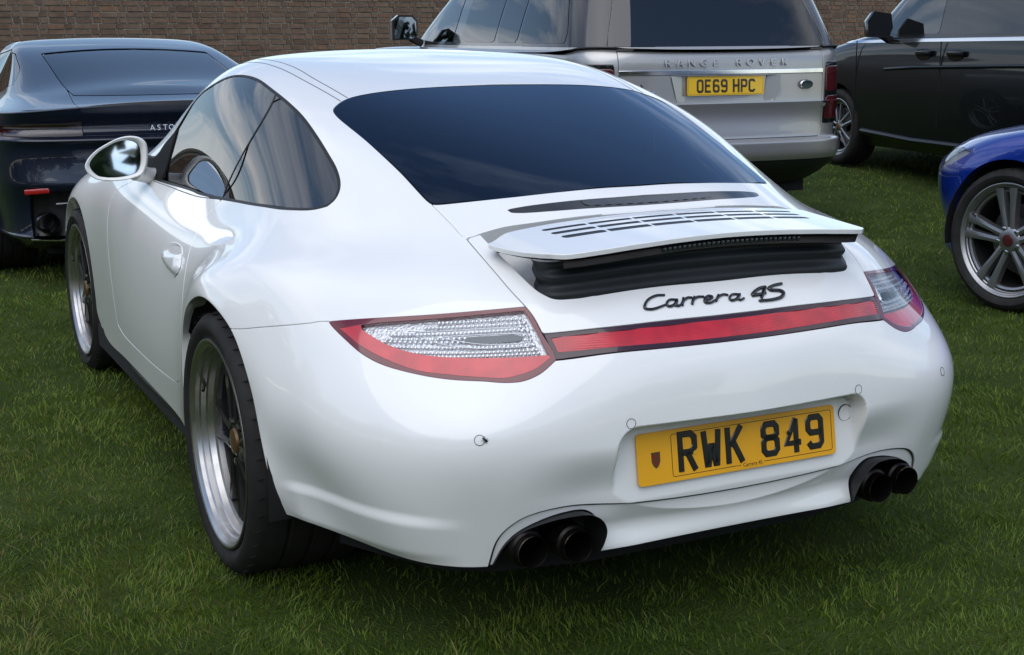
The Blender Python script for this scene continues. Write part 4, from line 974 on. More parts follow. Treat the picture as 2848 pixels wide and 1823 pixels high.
MB().lathe([(0, .0055), (.002, .005), (.0024, .002), (.0016, .0018), (.0016, .0001)], (0, 0, 0), 'z', 16).xf(PM @ Matrix.Translation((-.118, .0, .002))).build('plate_screw', mat('yellow_cap', (.75, .45, .02), .4), plate)
MB().lathe([(0, .0055), (.002, .005), (.0024, .002), (.0016, .0018), (.0016, .0001)], (0, 0, 0), 'z', 16).xf(PM @ Matrix.Translation((.131, .009, .004))).build('plate_screw', PLATE_BLACK, plate)

# --- script badge on the lower lid panel
BADGE_M = mat('badge_black', (.010, .010, .014), .22, coat=.6)
mb = MB()
for i, stroke in enumerate(BADGE):
    r = .0033 if i < 7 else .0044
    uv = smooth_line(stroke, None, False, 5, corner=110)
    X = PS.at([(u, abs(v)) for u, v in uv]) * np.array([[1 if v >= 0 else -1, 1, 1] for u, v in uv])
    X = X + np.array([0, -.0022, .0016])
    mb.tube(X.tolist(), [r * (.8 + .2 * math.sin(math.pi * k / (len(X) - 1))) for k in range(len(X))], 7)
mb.build('script_badge', BADGE_M, car, auto=80)

# --- raised spoiler
def spoiler_z(x, y): return .9045 + .074 * (y + .60) - .145 * x ** 2
sx_, sy_ = np.linspace(0, 1, 190), np.linspace(0, 1, 110)
T_, S_ = np.meshgrid(sy_, sx_, indexing='ij')
xe = np.interp(T_, [0, .05, .2, .4, .6, .8, .88, .94, .98, 1], [.452, .454, .450, .441, .431, .418, .410, .401, .391, .380])
X_ = S_ * xe
yf_ = np.interp(X_, [0, .15, .3, .38, .42, .455], [-.583, -.580, -.577, -.580, -.586, -.597])
yt_ = np.interp(X_, [0, .1, .2, .3, .35, .4, .44], [-.832, -.834, -.836, -.833, -.827, -.814, -.80])
Y_ = yf_ + (yt_ - yf_) * T_
Z_ = spoiler_z(X_, Y_) - .010 * sstep(.40, .445, X_) - .006 * sstep(.035, 0, (Y_ - yt_)) * 0
G_ = np.stack([X_, Y_, Z_], -1)
du_, dv_ = np.gradient(G_, axis=0), np.gradient(G_, axis=1); dv_[:, 0] = (1, 0, 0)
N_ = np.cross(du_, dv_); N_ /= np.linalg.norm(N_, axis=2)[..., None] + 1e-12
sg_ = np.sign(N_[..., 2].mean()); N_ *= sg_
nu_, nv_ = G_.shape[:2]; id_ = np.arange(nu_ * nv_).reshape(nu_, nv_)
T1 = np.concatenate([np.stack([id_[:-1, :-1], id_[1:, :-1], id_[1:, 1:]], -1).reshape(-1, 3), np.stack([id_[:-1, :-1], id_[1:, 1:], id_[:-1, 1:]], -1).reshape(-1, 3)])
if sg_ < 0: T1 = T1[:, ::-1]
sp = Sheet(G_.reshape(-1, 3), N_.reshape(-1, 3), np.stack([T_, S_], -1).reshape(-1, 2), T1)
fx, fy = sp.V[:, 0], sp.V[:, 1]
fs = np.full(len(fx), 1.)
for y0, hw, ht, n3 in ((-.629, .337, .0080, 3), (-.666, .334, .0095, 3), (-.706, .330, .0112, 3)):
    yy = fy - (y0 + .10 * fx ** 2)
    seg = hw / n3
    for k in range(n3):
        cx_, hx = seg * (k + .5), seg / 2 - .0032
        r_ = ht * (.9 if k == n3 - 1 else .25)
        q1_, q2_ = np.abs(fx - cx_) - (hx - r_), np.abs(yy) - (ht - r_)
        sd = np.hypot(np.maximum(q1_, 0), np.maximum(q2_, 0)) + np.minimum(np.maximum(q1_, q2_), 0) - r_
        fs = np.minimum(fs, sd)
sp_top = sp.clip(-fs)
inner_ = lambda P3: (np.abs(P3[:, 0]) < .36) & (P3[:, 1] < -.605) & (P3[:, 1] > -.745)
outer_ = lambda P3: ~inner_(P3)
sp_a = sp_top.rim(.0085, .002, skip=inner_)
spoiler = sp_a.both().build('rear_spoiler', PAINT_WHITE, car)
sp.clip(fs - .003).offset(-.0007).both().build('grille_shadow', BLACK_PLASTIC, spoiler)
under = Sheet(sp.V * np.array([.965, 1, 1]) + np.array([0, .006, -.0125]), sp.N, sp.UV, sp.T)
under.both().join(under.offset(-.004).flip().both()).build('spoiler_underside', BLACK_PLASTIC, spoiler)
mb = MB()
for i in range(-14, 15):
    x = i * .0125; y = float(np.interp(abs(x), [0, .1, .2], [-.832, -.834, -.836])) + .010
    mb.box((x + .02, y, spoiler_z(x, y) - .024), (.0085, .006, .010), bev=.001)
mb.build('spoiler_brake_lamp', SMOKED, spoiler)
# lower lip of the spoiler's underside
lip = []
for x in np.linspace(-.385, .385, 41):
    y = float(np.interp(abs(x), [0, .1, .2, .3, .35, .4], [-.832, -.834, -.836, -.833, -.826, -.810])) + .016
    lip.append((x, y, spoiler_z(x, y)))
V = [(p[0], p[1] - .006, p[2] - .011) for p in lip] + [(p[0] * .99, p[1], p[2] - .034) for p in lip] + [(p[0] * .97, p[1] + .03, p[2] - .036) for p in lip]
F = [(r * 41 + i, r * 41 + i + 1, (r + 1) * 41 + i + 1, (r + 1) * 41 + i) for r in range(2) for i in range(40)]
mesh('spoiler_lip', V, F, BLACK_PLASTIC, spoiler)
# folding rubber gaiter between spoiler and lid
path = smooth_line([(-.384, -.69), (-.396, -.728), (-.383, -.760), (-.340, -.776), (-.28, -.783), (-.15, -.790), (0, -.795), (.15, -.790), (.28, -.783), (.340, -.776), (.383, -.760), (.396, -.728), (.384, -.69)], None, False, 10, corner=100)
V, F = [], []; lv = 25; kx = len(path)
for q in range(lv):
    t = q / (lv - 1)
    zb = .770 + .0  # lid edge height
    off = .0042 * math.cos(t * 2.5 * 2 * math.pi) + .010 * (1 - t) + .012 * max(0, t - .7) / .3
    for (px, py) in path:
        n_ = Vector((px, (py + .60) * 2.2)).normalized() if abs(px) > .30 else Vector((0, -1))
        ztop = spoiler_z(px, py) - .030
        zl = .764 + .012 * (1 - (abs(px) / .39) ** 2) + max(0, (py + .74)) * .22
        V.append((px + n_.x * off, py + n_.y * off + .02 * (1 - t), ztop * (1 - t) + (zl - .006) * t))
for q in range(lv - 1):
    for i in range(kx - 1): F.append((q * kx + i, q * kx + i + 1, (q + 1) * kx + i + 1, (q + 1) * kx + i))
mesh('spoiler_gaiter', V, F, mat('gaiter_rubber', (.016, .019, .021), .5, spec=.4), spoiler)
for (x, y, dz, r, m2, nm) in ((-.412, -.640, -.05, .009, BLACK_PLASTIC, 'rubber_plug'), (-.405, -.700, -.05, .010, BLACK_PLASTIC, 'rubber_plug'), (-.398, -.728, -.045, .006, CHROME, 'bolt'), (.405, -.70, -.05, .010, BLACK_PLASTIC, 'rubber_plug')):
    z = float(np.interp(y, [-.76, -.70, -.60, -.50], [.76, .80, .84, .87])) + dz + .004
    MB().lathe([(0, r * 1.2), (.003, r * 1.2), (.004, r), (.009, r * .8), (.0092, .0001)], (x, y, z), 'z', 12).build(nm, m2, lid_frame)

# --- side windows, doors, handles, mirrors
fw = field(PS, win, O_WINDOW)
fsp = None
glass = win.clip(fw + .008); seal = win.clip(-(fw + .008))
# pressed window glass is smoother than the pressed steel round it
ay_, az_ = glass.V[:, 1] - .6, glass.V[:, 2] - 1.
B_ = lambda y, z: np.stack([y ** 0, y, z, y * y, y * z, z * z, y ** 3, y * y * z], 1)
cf_ = np.linalg.lstsq(B_(ay_, az_), glass.V[:, 0], rcond=None)[0]
def glassify(sh):
    y, z = sh.V[:, 1] - .6, sh.V[:, 2] - 1.
    gx_ = B_(y, z) @ cf_
    dy_ = cf_[1] + 2 * cf_[3] * y + cf_[4] * z + 3 * cf_[6] * y * y + 2 * cf_[7] * y * z; dz_ = cf_[2] + cf_[4] * y + 2 * cf_[5] * z + cf_[7] * y * y
    n = np.stack([np.ones_like(y), -dy_, -dz_], 1); n /= np.linalg.norm(n, axis=1)[:, None]
    V = sh.V.copy(); V[:, 0] = np.minimum(gx_, sh.V[:, 0] + .001)
    return Sheet(V, n, sh.UV, sh.T, sh.X0)
# the mirror sail panel in the front corner
sail, glass = cut(PS, glass, [(18.05, 4.30), (17.95, 5.2), (17.80, 6.5), (19.4, 6.5), (19.6, 4.3)], gap=0.)
SPLIT_V = np.linspace(3.4, 6.7, 60)
SPLIT_U = np.polyval(np.polyfit([3.4, 3.84, 4.4, 4.81, 5.36, 5.84, 6.19, 6.7], [14.43, 14.38, 14.36, 14.40, 14.55, 14.69, 14.75, 14.76], 4), SPLIT_V)
def side_of_split(sh):
    us = np.interp(sh.UV[:, 1], SPLIT_V, SPLIT_U)
    return (sh.UV[:, 0] - us) * .24
g_q = glass.clip(side_of_split(glass) + .0025)
g_d = glass.clip(-(side_of_split(glass) - .0025))
g_b = glass.clip(np.abs(side_of_split(glass)) - .0025)
for sgn in (1, -1):
    k = (lambda s_: s_) if sgn > 0 else (lambda s_: s_.mirror())
    k(seal.rim(.006, .001)).build('window_seal', SEAL, car)
    pl_ = PS.at([(float(np.interp(v_, SPLIT_V, SPLIT_U)), v_) for v_ in np.linspace(3.66, 6.52, 40)])[:, 1:]
    pv = []
    for (dy_, dx_) in ((-.0045, -.002), (-.003, .0008), (.003, .0008), (.0045, -.002)):
        yy_ = pl_[:, 0] + dy_; pv.append(np.stack([B_(yy_ - .6, pl_[:, 1] - 1.) @ cf_ + dx_ - .001, yy_, pl_[:, 1]], 1))
    kk_ = len(pl_); pv = np.concatenate(pv) * np.array([sgn, 1, 1])
    mesh('window_pillar', pv, [(a_ * kk_ + i, a_ * kk_ + i + 1, (a_ + 1) * kk_ + i + 1, (a_ + 1) * kk_ + i) for a_ in range(3) for i in range(kk_ - 1)], SEAL, car)
    k(glassify(g_q).offset(-.002)).build('quarter_window', GLASS_QUARTER, car)
    dr = k(door.rim(.02)).build('door', PAINT_WHITE, car)
    k(dl).build('door_lining', LINING, dr)
    k(door_gap_shade).build('shut_line_shade', GAP_SHADE, dr)
    k(glassify(g_d).offset(-.003)).build('door_window', GLASS_SIDE, dr)
    k(sail.rim(.004).offset(.001)).build('mirror_sail', mat('matt_black_trim', (.008, .008, .009), .7, spec=.2), dr)
    # handle: bulged grip below a scooped finger hole
    fh = field(PS, door, O_HANDLE)
    hd = door.clip(fh)
    yy, zz = (hd.V[:, 1] - .69) / .12, (hd.V[:, 2] - .682) / .04
    e_ = np.clip(-field(PS, hd, O_HANDLE) / .012, 0, 1)
    gy, gz = (hd.V[:, 1] - .66), (hd.V[:, 2] - (.695 - (hd.V[:, 1] - .66) * .12))
    scoop = np.exp(-((gy - .01) / .06) ** 2 - ((gz - .008) / .012) ** 2)
    dd = .002 + e_ * (.012 * sstep(.006, -.012, gz) - .016 * scoop)
    hs = hd.offset(dd)
    # fresh normals
    tn = np.cross(hs.V[hs.T[:, 1]] - hs.V[hs.T[:, 0]], hs.V[hs.T[:, 2]] - hs.V[hs.T[:, 0]])
    N2 = np.zeros_like(hs.V)
    for q in range(3): np.add.at(N2, hs.T[:, q], tn)
    hs.N = N2 / (np.linalg.norm(N2, axis=1)[:, None] + 1e-15)
    k(hs.rim(.006, .0012)).build('door_handle', PAINT_WHITE, dr)
    strip_on(PS, O_HANDLE + [O_HANDLE[0]], .0022, .0006, 'handle_gap', GAP, dr, both=False).data.transform(Matrix.Diagonal((sgn, 1, 1, 1)))
# roof mouldings
for nm, ln_ in (('roof_moulding', [(13.43, 2.88), (14.6, 3.0), (15.51, 3.0), (16.15, 2.99), (17.0, 3.0), (17.7, 3.05)]), ('roof_moulding', [(13.51, 2.70), (14.57, 2.79), (15.26, 2.755), (15.87, 2.75), (16.6, 2.76)])):
    for sgn in (1, -1):
        strip_on(PS, ln_, .0042, .0004, nm, mat('roof_gap', (.05, .052, .056), .5), car, both=False).data.transform(Matrix.Diagonal((sgn, 1, 1, 1)))

# mirrors
mo = [(805, 300), (792, 210), (740, 155), (640, 132), (520, 150), (400, 205), (290, 270), (200, 360), (170, 430), (190, 490), (260, 560), (360, 585), (500, 590), (640, 570), (740, 530), (790, 440)]
mo = [((x - 480) / 635 * .196, -(y - 362) / 460 * .142) for x, y in mo]
mo = smooth_line(mo, None, True, 4)
def mirror_unit(sgn):
    """housing outline as seen from behind, x outwards is -x for the left unit"""
    c = np.array([-.862, 1.27, .918]); n = len(mo)
    rings = []
    for a in np.linspace(0, 88, 9):
        s_, f_ = math.cos(math.radians(a)), math.sin(math.radians(a)); rings.append([(p[0] * s_, f_ * .085, p[1] * s_) for p in mo])
    V = [p for r in reversed(rings) for p in r]
    inner = [[(p[0] * k - .002, d_, p[1] * k) for p in mo] for k, d_ in ((.985, -.004), (.95, -.006), (.90, -.003), (.84, .006), (.80, .016))]
    V += [p for r in inner for p in r]
    m = len(V) // n
    F = [(i * n + j, i * n + (j + 1) % n, (i + 1) * n + (j + 1) % n, (i + 1) * n + j) for i in range(m - 1) for j in range(n)]
    F.append(tuple(range(n)))
    mb = MB().add(V, F)
    M = Matrix.Diagonal((-sgn, 1, 1, 1)) @ Matrix.Translation(c) @ Matrix.Rotation(math.radians(-7), 4, 'Z')
    ho = mb.xf(M).build('door_mirror', PAINT_WHITE, car, auto=60)
    V = [(p[0] * .82 - .006, .012, p[1] * .82) for p in mo]
    MB().add(V, [tuple(range(n))]).xf(M @ Matrix.Rotation(math.radians(-7.6), 4, 'X')).build('mirror_glass', MIRROR, ho)
    ft = MB()
    pts = [(.060, .025, -.045), (.10, .06, -.062), (.135, .10, -.076)]
    ft.tube(pts, [.030, .026, .034], 12); ft.xf(M)
    ft.build('mirror_foot', PAINT_WHITE, ho)
mirror_unit(1); mirror_unit(-1)

# --- wheels
def wheel(parent, x, y, z, sgn, R, width, rimR=.2595, dish=.085, spokes=5, style='dish', m_rim=ALU, m_sp=DARK_RIM, twist=0., bulge=.012):
    """sgn = +1 outer face towards +x; x is the outer lip position (absolute value)"""
    def T(mb):
        return mb.xf(Matrix.Translation((sgn * x, y, z)) @ (Matrix.Identity(4) if sgn > 0 else Matrix.Rotation(math.pi, 4, 'Z')))
    lip = MB().lathe([(-.004, rimR - .013), (.0, rimR - .010), (.003, rimR - .004), (.002, rimR), (-.006, rimR + .001), (-.016, rimR - .006)], n=72)
    lip.lathe([(-.002, rimR - .013), (-.008, rimR - .020), (-.018, rimR - .022), (-.022, rimR - .026), (-.034, rimR - .028), (-.038, rimR - .032), (-dish, rimR - .036), (-dish - .004, rimR - .046), (-dish - .018, rimR - .048)], n=72)
    w = T(lip).build('wheel', m_rim, parent, auto=28)
    T(MB().lathe([(-dish - .016, rimR - .047), (-dish - .05, rimR - .055), (-width + .02, rimR - .05), (-width, rimR - .01)], n=56)).build('rim_barrel', m_sp, w)
    s0 = bulge
    prof = [(-.018, rimR - .004), (s0 - .010, rimR + .003), (s0, rimR + .020), (s0 + .004, (rimR + R) / 2), (s0 - .002, R - .022), (s0 - .016, R - .006), (s0 - .035, R - .001)]
    k = width
    for gx in (.30, .5, .70):
        prof += [(s0 - k * gx + .007, R), (s0 - k * gx + .004, R - .006), (s0 - k * gx - .004, R - .006), (s0 - k * gx - .007, R)]
    prof += [(s0 - k + .035, R - .001), (s0 - k + .014, R - .006), (s0 - k, R - .024), (s0 - k - .004, (rimR + R) / 2), (s0 - k + .01, rimR)]
    ty = T(MB().lathe(prof, n=96)).build('tyre', RUBBER, w, auto=45)
    # sidewall rim protector and shoulder cuts
    cuts = MB()
    for i in range(44):
        a = 2 * math.pi * i / 44
        for xx in (s0 - .022,):
            c, s_ = math.cos(a), math.sin(a)
            cuts.box((xx, (R - .0035) * c, (R - .0035) * s_), (.030, .0028, .0016), rot=(a, 0, .25))
    tag(T(cuts).build('tread_cuts', mat('tread_groove', (.006, .006, .006), .9), w), kind='stuff')
    d0 = -dish - .012
    hubx = d0 + .014
    for i in range(spokes):
        a = 2 * math.pi * i / spokes + twist
        sp_ = MB()
        for off in (-.028, .028):
            w0, w1 = .012, .011
            pts = [(.035, off * .75), (.11, off * .95), (rimR - .055, off * 1.55)]
            V = []
            for (r_, o_) in pts:
                dep = d0 + .016 * (1 - r_ / rimR)
                V += [(dep - .022, o_ - .012, r_), (dep + .004, o_ - .010, r_), (dep + .008, o_, r_), (dep + .004, o_ + .010, r_), (dep - .022, o_ + .012, r_)]
            F = [(q * 5 + j, q * 5 + j + 1, (q + 1) * 5 + j + 1, (q + 1) * 5 + j) for q in range(2) for j in range(4)]
            sp_.add(V, F)
        sp_.xf(Matrix.Rotation(a, 4, 'X')); T(sp_).build('spoke', m_sp, w, auto=20)
    T(MB().lathe([(d0 - .03, .062), (hubx - .006, .060), (hubx, .050), (hubx + .004, .034)], n=32)).build('hub', m_sp, w)
    T(MB().lathe([(hubx + .004, .034), (hubx + .010, .030), (hubx + .013, .018), (hubx + .0135, .0005)], n=28)).build('hub_cap', GOLD, w)
    nuts = MB()
    for i in range(5):
        a = 2 * math.pi * (i + .5) / 5 + twist
        nuts.lathe([(hubx - .008, .0105), (hubx + .006, .010), (hubx + .008, .006), (hubx + .008, .0005)], (0, .052 * math.cos(a), .052 * math.sin(a)), 'x', 8)
    tag(T(nuts).build('wheel_nuts', STEEL, w), kind='stuff')
    T(MB().lathe([(d0 - .075, .05), (d0 - .075, .168), (d0 - .10, .168), (d0 - .10, .05)], n=48)).build('brake_disc', STEEL, w)
    T(MB().box((d0 - .085, -.02, .135), (.06, .17, .07), bev=.012)).build('brake_caliper', mat('caliper_dark', (.05, .05, .052), .4, .3), w)
    v_ = MB().tube([(-dish * .55, -(rimR - .03) * math.cos(.45), (rimR - .03) * math.sin(.45)), (-dish * .35, -(rimR - .055) * math.cos(.45), (rimR - .055) * math.sin(.45))], [.005, .0045], 8)
    T(v_).build('valve', BLACK_PLASTIC, w)
    return w
for sgn in (-1, 1):
    wheel(car, .909, 0, .322, sgn, .326, .300, dish=.052, twist=.3, bulge=.005)
    wheel(car, .822, 2.35, .315, sgn, .322, .236, dish=.030, twist=.9, bulge=.003)
# wheel housings, floor and the cabin
WELL = mat('wheel_housing', (.008, .008, .009), .85)
for sgn in (-1, 1):
    for (y, z, R, x0, x1) in ((0, .322, .372, .905, .50), (2.35, .315, .358, .800, .48)):
        prof = []
        V, F = [], []; n = 25
        for xx in (x0 - .012, x1):
            for j in range(n):
                a = math.radians(-14 + 208 * j / (n - 1)); V.append((sgn * xx, y + R * math.cos(a), z + R * math.sin(a)))
        for j in range(n - 1): F.append((j, j + 1, n + j + 1, n + j))
        F.append(tuple(range(n, 2 * n)))
        mesh('wheel_housing', V, F, WELL, car)
fl = [(-.80, 3.0), (-.84, 1.95), (-.52, 1.94), (-.52, 1.99), (-.84, 1.99), (-.84, .38), (-.5, .37), (-.5, -.36), (-.80, -.38), (-.70, -.66), (-.58, -.78), (-.3, -.86)]
fl = [(-.55, 3.05), (-.55, 2.0), (-.83, 1.97), (-.845, .40), (-.50, .36), (-.50, -.36), (-.74, -.40), (-.68, -.52), (-.60, -.66), (-.50, -.72), (-.3, -.76)]
fl = fl + [(-x, y) for x, y in reversed(fl)]
MB().prism(fl, .17, .25, 'z').build('underbody', WELL, car, auto=40)
for sgn in (-1, 1):
    MB().tube([(sgn * .822, .42, .212), (sgn * .815, 1.2, .206), (sgn * .80, 1.93, .210)], .026, 10).build('sill_trim', BLACK_PLASTIC, car)
# cabin: tub, seats, dash, wheel
tub = MB().box((0, .95, .42), (1.36, 1.9, .06)).box((0, .25, .70), (1.26, .30, .30), bev=.06).box((0, -.12, .76), (1.1, .45, .14), bev=.05)
tub.build('cabin_floor', LINING, car)
LEATHER = mat('black_leather', (.018, .017, .017), .5, bump=.2, bscale=200, bdist=.001)
for sgn in (-1, 1):
    st = MB()
    st.box((sgn * .36, 1.05, .52), (.50, .52, .16), bev=.06)
    st.build('seat', LEATHER, car)
    bk = MB().box((sgn * .36, .74, .80), (.48, .14, .58), rot=(math.radians(-18), 0, 0), bev=.06)
    bk.box((sgn * .36, .615, 1.06), (.27, .10, .18), rot=(math.radians(-14), 0, 0), bev=.045)
    bk.build('seat_back', LEATHER, car)
    MB().box((sgn * .33, .20, .86), (.40, .12, .22), rot=(math.radians(-25), 0, 0), bev=.05).build('rear_seat', LEATHER, car)
MB().box((0, 1.66, .77), (1.34, .34, .16), bev=.06).box((.36, 1.56, .87), (.34, .16, .06), bev=.025).build('dashboard', LEATHER, car)
sw_ = MB(); sw_.tube([(.185 * math.cos(a), 0, .185 * math.sin(a)) for a in np.linspace(0, 2 * math.pi, 40, endpoint=False)], .015, 8, closed=True)
sw_.box((0, .012, 0), (.16, .04, .10), bev=.02)
for a in (0, math.pi, -math.pi / 2): sw_.box((.11 * math.cos(a), .01, .11 * math.sin(a)), (.15 if a != -math.pi / 2 else .03, .012, .03 if a != -math.pi / 2 else .15))
sw_.xf(Matrix.Translation((.36, 1.40, .80)) @ Matrix.Rotation(math.radians(-22), 4, 'X')).build('steering_wheel', LEATHER, car)
MB().box((0, 1.17, 1.135), (.22, .02, .065), bev=.012).build('rear_view_mirror', BLACK_PLASTIC, car)
# headlights
for sgn in (1, -1):
    k = (lambda s_: s_) if sgn > 0 else (lambda s_: s_.mirror())
    h_ = k(lamp_front.offset(-.02)).build('headlight', REFLECTOR, car)
    k(lamp_front.rim(.004)).build('headlight_lens', GLASS_CLEAR, h_)
bonnet.rim(.016).both().build('bonnet', PAINT_WHITE, car)
nose.rim(.016).both().build('front_bumper', PAINT_WHITE, car)

# ================================================================== the other parked cars
def poly_sd(P2, poly):
    """signed distance to a closed polygon in a plane, negative inside"""
    P2 = np.asarray(P2, float); poly = np.asarray(poly, float); n = len(poly); d2 = np.full(len(P2), 9e9)
    for i in range(n):
        a, b = poly[i], poly[(i + 1) % n]; e = b - a; t = np.clip(((P2 - a) @ e) / (e @ e + 1e-18), 0, 1)
        d2 = np.minimum(d2, ((P2 - a - t[:, None] * e) ** 2).sum(1))
    return np.where(in_poly(P2, poly), -1, 1) * np.sqrt(d2)

def slice_body(plan, spec, ku=6, kv=6, it=4):
    """body from level slices; plan: (x, y) round half the car from tail centre to nose centre; spec rows (z, x-scale, tail y, nose y)"""
    plan = np.array(plan, float); y0, y1 = plan[0, 1], plan[-1, 1]
    rows = []
    for r in spec:
        z, sx, yr, yf = r[:4]; crown = r[4] if len(r) > 4 else 0.
        rows.append(np.c_[plan[:, 0] * sx, yr + (plan[:, 1] - y0) / (y1 - y0) * (yf - yr), np.full(len(plan), z) + crown * (1 - (plan[:, 0] / plan[:, 0].max()) ** 2)])
    S_ = Surf(np.array(rows), it)
    return S_, S_.sheet(np.linspace(0, S_.M - 1, (S_.M - 1) * ku + 1), np.linspace(0, S_.N - 1, (S_.N - 1) * kv + 1))

def take(sheet, f, gap=.002):
    return sheet.clip(f + gap), sheet.clip(-(f - gap))

def XZ(s): return s.X0[:, [0, 2]]
def YZ(s): return s.X0[:, [1, 2]]
def tail(s, ylim): return s.X0[:, 1] - ylim
def side(s, xlim=.3): return xlim - s.X0[:, 0]

def arch(sheet, y, z, R): return sheet.clip(-(np.hypot(sheet.X0[:, 1] - y, sheet.X0[:, 2] - z) - R))

def place(name, x, y, heading, label, cat, group='parked cars'):
    return empty(name, (x, y, float(ground_z(x, y))), -math.radians(heading), label, cat, group)

def housing(parent, y, z, R, x0, x1):
    for sgn in (-1, 1):
        V, F = [], []; n = 21
        for xx in (x0, x1):
            for j in range(n):
                a = math.radians(-10 + 200 * j / (n - 1)); V.append((sgn * xx, y + R * math.cos(a), z + R * math.sin(a)))
        for j in range(n - 1): F.append((j, j + 1, n + j + 1, n + j))
        F.append(tuple(range(n, 2 * n)))
        mesh('wheel_housing', V, F, WELL, parent)

DARK_GLASS = glass_mat('privacy_glass', (.05, .055, .065), 0., 1., 1.75)

# ------------------------------------------------------------------ silver off-roader
def off_roader():
    SILV = mat('champagne_silver', (.43, .415, .395), .34, .7, coat=1., coat_rough=.04, noise=.04, nscale=700)
    DKPL = mat('off_roader_black_trim', (.016, .016, .018), .5)
    r = place('off_roader', 3.19, 3.64, 5.5, 'silver off-roader with plate OE69 HPC standing behind the white coupe', 'car')
    plan = [(0, 0), (.35, .004), (.58, .018), (.70, .04), (.81, .09), (.90, .20), (.955, .42), (.98, .85), (.99, 1.6), (.99, 2.6), (.985, 3.4), (.97, 4.1), (.93, 4.5), (.80, 4.78), (.5, 4.92), (0, 4.97)]
    spec = [(.36, .90, .22, 4.7), (.42, .94, .10, 4.8), (.49, .97, .0, 4.88), (.545, .985, -.045, 4.95), (.58, .99, -.058, 4.96), (.63, .99, -.060, 4.96), (.652, .99, -.052, 4.96), (.662, .985, -.010, 4.96), (.70, .985, .0, 4.97), (.79, .995, .006, 4.98), (.865, 1., -.004, 4.98), (.88, 1., -.006, 4.97), (.89, 1., .004, 4.97), (1.05, 1., .010, 4.95), (1.14, .995, .018, 4.90), (1.175, .985, .03, 4.7), (1.195, .96, .045, 3.75), (1.22, .95, .055, 3.62), (1.45, .875, .17, 3.2), (1.66, .79, .29, 2.82), (1.735, .745, .33, 2.70), (1.79, .65, .41, 2.55), (1.82, .45, .7, 2.3), (1.832, .15, 1.0, 2.1), (1.834, .002, 1.1, 2.0)]
    S_, b = slice_body(plan, spec, 5, 8)
    b = arch(b, 1.18, .39, .43); b = arch(b, 4.10, .39, .43)
    low, b = take(b, b.X0[:, 2] - .535, .0)
    tg_f = np.maximum(poly_sd(XZ(b), [(-.2, .668), (.665, .668), (.690, .72), (.695, 1.19), (-.2, 1.19)]), tail(b, .12))
    tg, b = take(b, tg_f, .0028)
    rw_f = np.maximum(poly_sd(XZ(b), [(-.3, 1.215), (.745, 1.215), (.735, 1.25), (.60, 1.655), (.56, 1.69), (-.3, 1.70)]), tail(b, .62))
    rw, b = take(b, rw_f, .001)
    lt_f = np.maximum(poly_sd(XZ(b), [(.703, .745), (.72, 1.115), (1.2, 1.115), (1.2, .745)]), tail(b, .26))
    lt, b = take(b, lt_f, .0015)
    band_f = np.maximum(poly_sd(YZ(b), [(.24, 1.218), (3.62, 1.208), (3.40, 1.28), (2.92, 1.60), (2.5, 1.685), (.75, 1.68), (.50, 1.60)]), side(b))
    band, b = take(b, band_f, .001)
    ws_f = np.maximum(np.maximum(1.225 - b.X0[:, 2], b.X0[:, 2] - 1.70), np.maximum(2.6 - b.X0[:, 1], b.X0[:, 0] - .80 + (b.X0[:, 2] - 1.22) * .25))
    ws, b = take(b, ws_f, .001)
    dp_f = np.maximum(np.maximum(1.213 - b.X0[:, 2], b.X0[:, 2] - 1.69), np.maximum(b.X0[:, 1] - .95, .45 - b.X0[:, 0]))
    dp, b = take(b, dp_f, .0)
    for sgn in (1, -1): (dp if sgn > 0 else dp.mirror()).rim(.01).build('rear_pillar', mat('dark_pillar', (.03, .031, .034), .25, coat=.6), r)
    b.rim(.02).both().build('body', SILV, r)
    b.offset(-.03).flip().both().build('cabin_lining', LINING, r)
    low.offset(-.006).rim(.02).both().build('lower_bumper', DKPL, r)
    # plate recess in the tailgate
    rc_f = poly_sd(XZ(tg), [(-.3, .892), (.335, .892), (.37, 1.046), (-.3, 1.046)])
    cs_f = np.maximum(np.abs(tg.X0[:, 2] - 1.063) - .014, tg.X0[:, 0] - .70)
    cs, tg2 = take(tg, cs_f, .0)
    rc_f = poly_sd(XZ(tg2), [(-.3, .892), (.335, .892), (.375, 1.046), (-.3, 1.046)])
    rc, tg2 = take(tg2, rc_f, .0)
    t = tg2.rim(.028).both().build('tailgate', SILV, r)
    cs.offset(.006).rim(.012, .004).both().build('chrome_strip', CHROME, t)
    rc.offset(-.024).both().build('plate_recess', SILV, t)
    # chamfered end of the recess
    for sgn in (-1, 1):
        mesh('recess_end', [(sgn * .334, .004, .8935), (sgn * .374, .006, 1.0445), (sgn * .29, .0315, 1.0445), (sgn * .265, .0315, .8935)], [(0, 1, 2, 3)] if sgn > 0 else [(3, 2, 1, 0)], SILV, t)
    rw.rim(.004).offset(-.003).both().build('rear_window', DARK_GLASS, r)
    fb = np.maximum(poly_sd(XZ(rw), [(-.3, 1.245), (.715, 1.245), (.58, 1.65), (-.3, 1.66)]), 0 * rw.X0[:, 0] - 1)
    rw.clip(-fb).offset(-.006).both().build('window_border', BLACK_GLOSS, r)
    lt_o = lt.rim(.01).offset(.003)
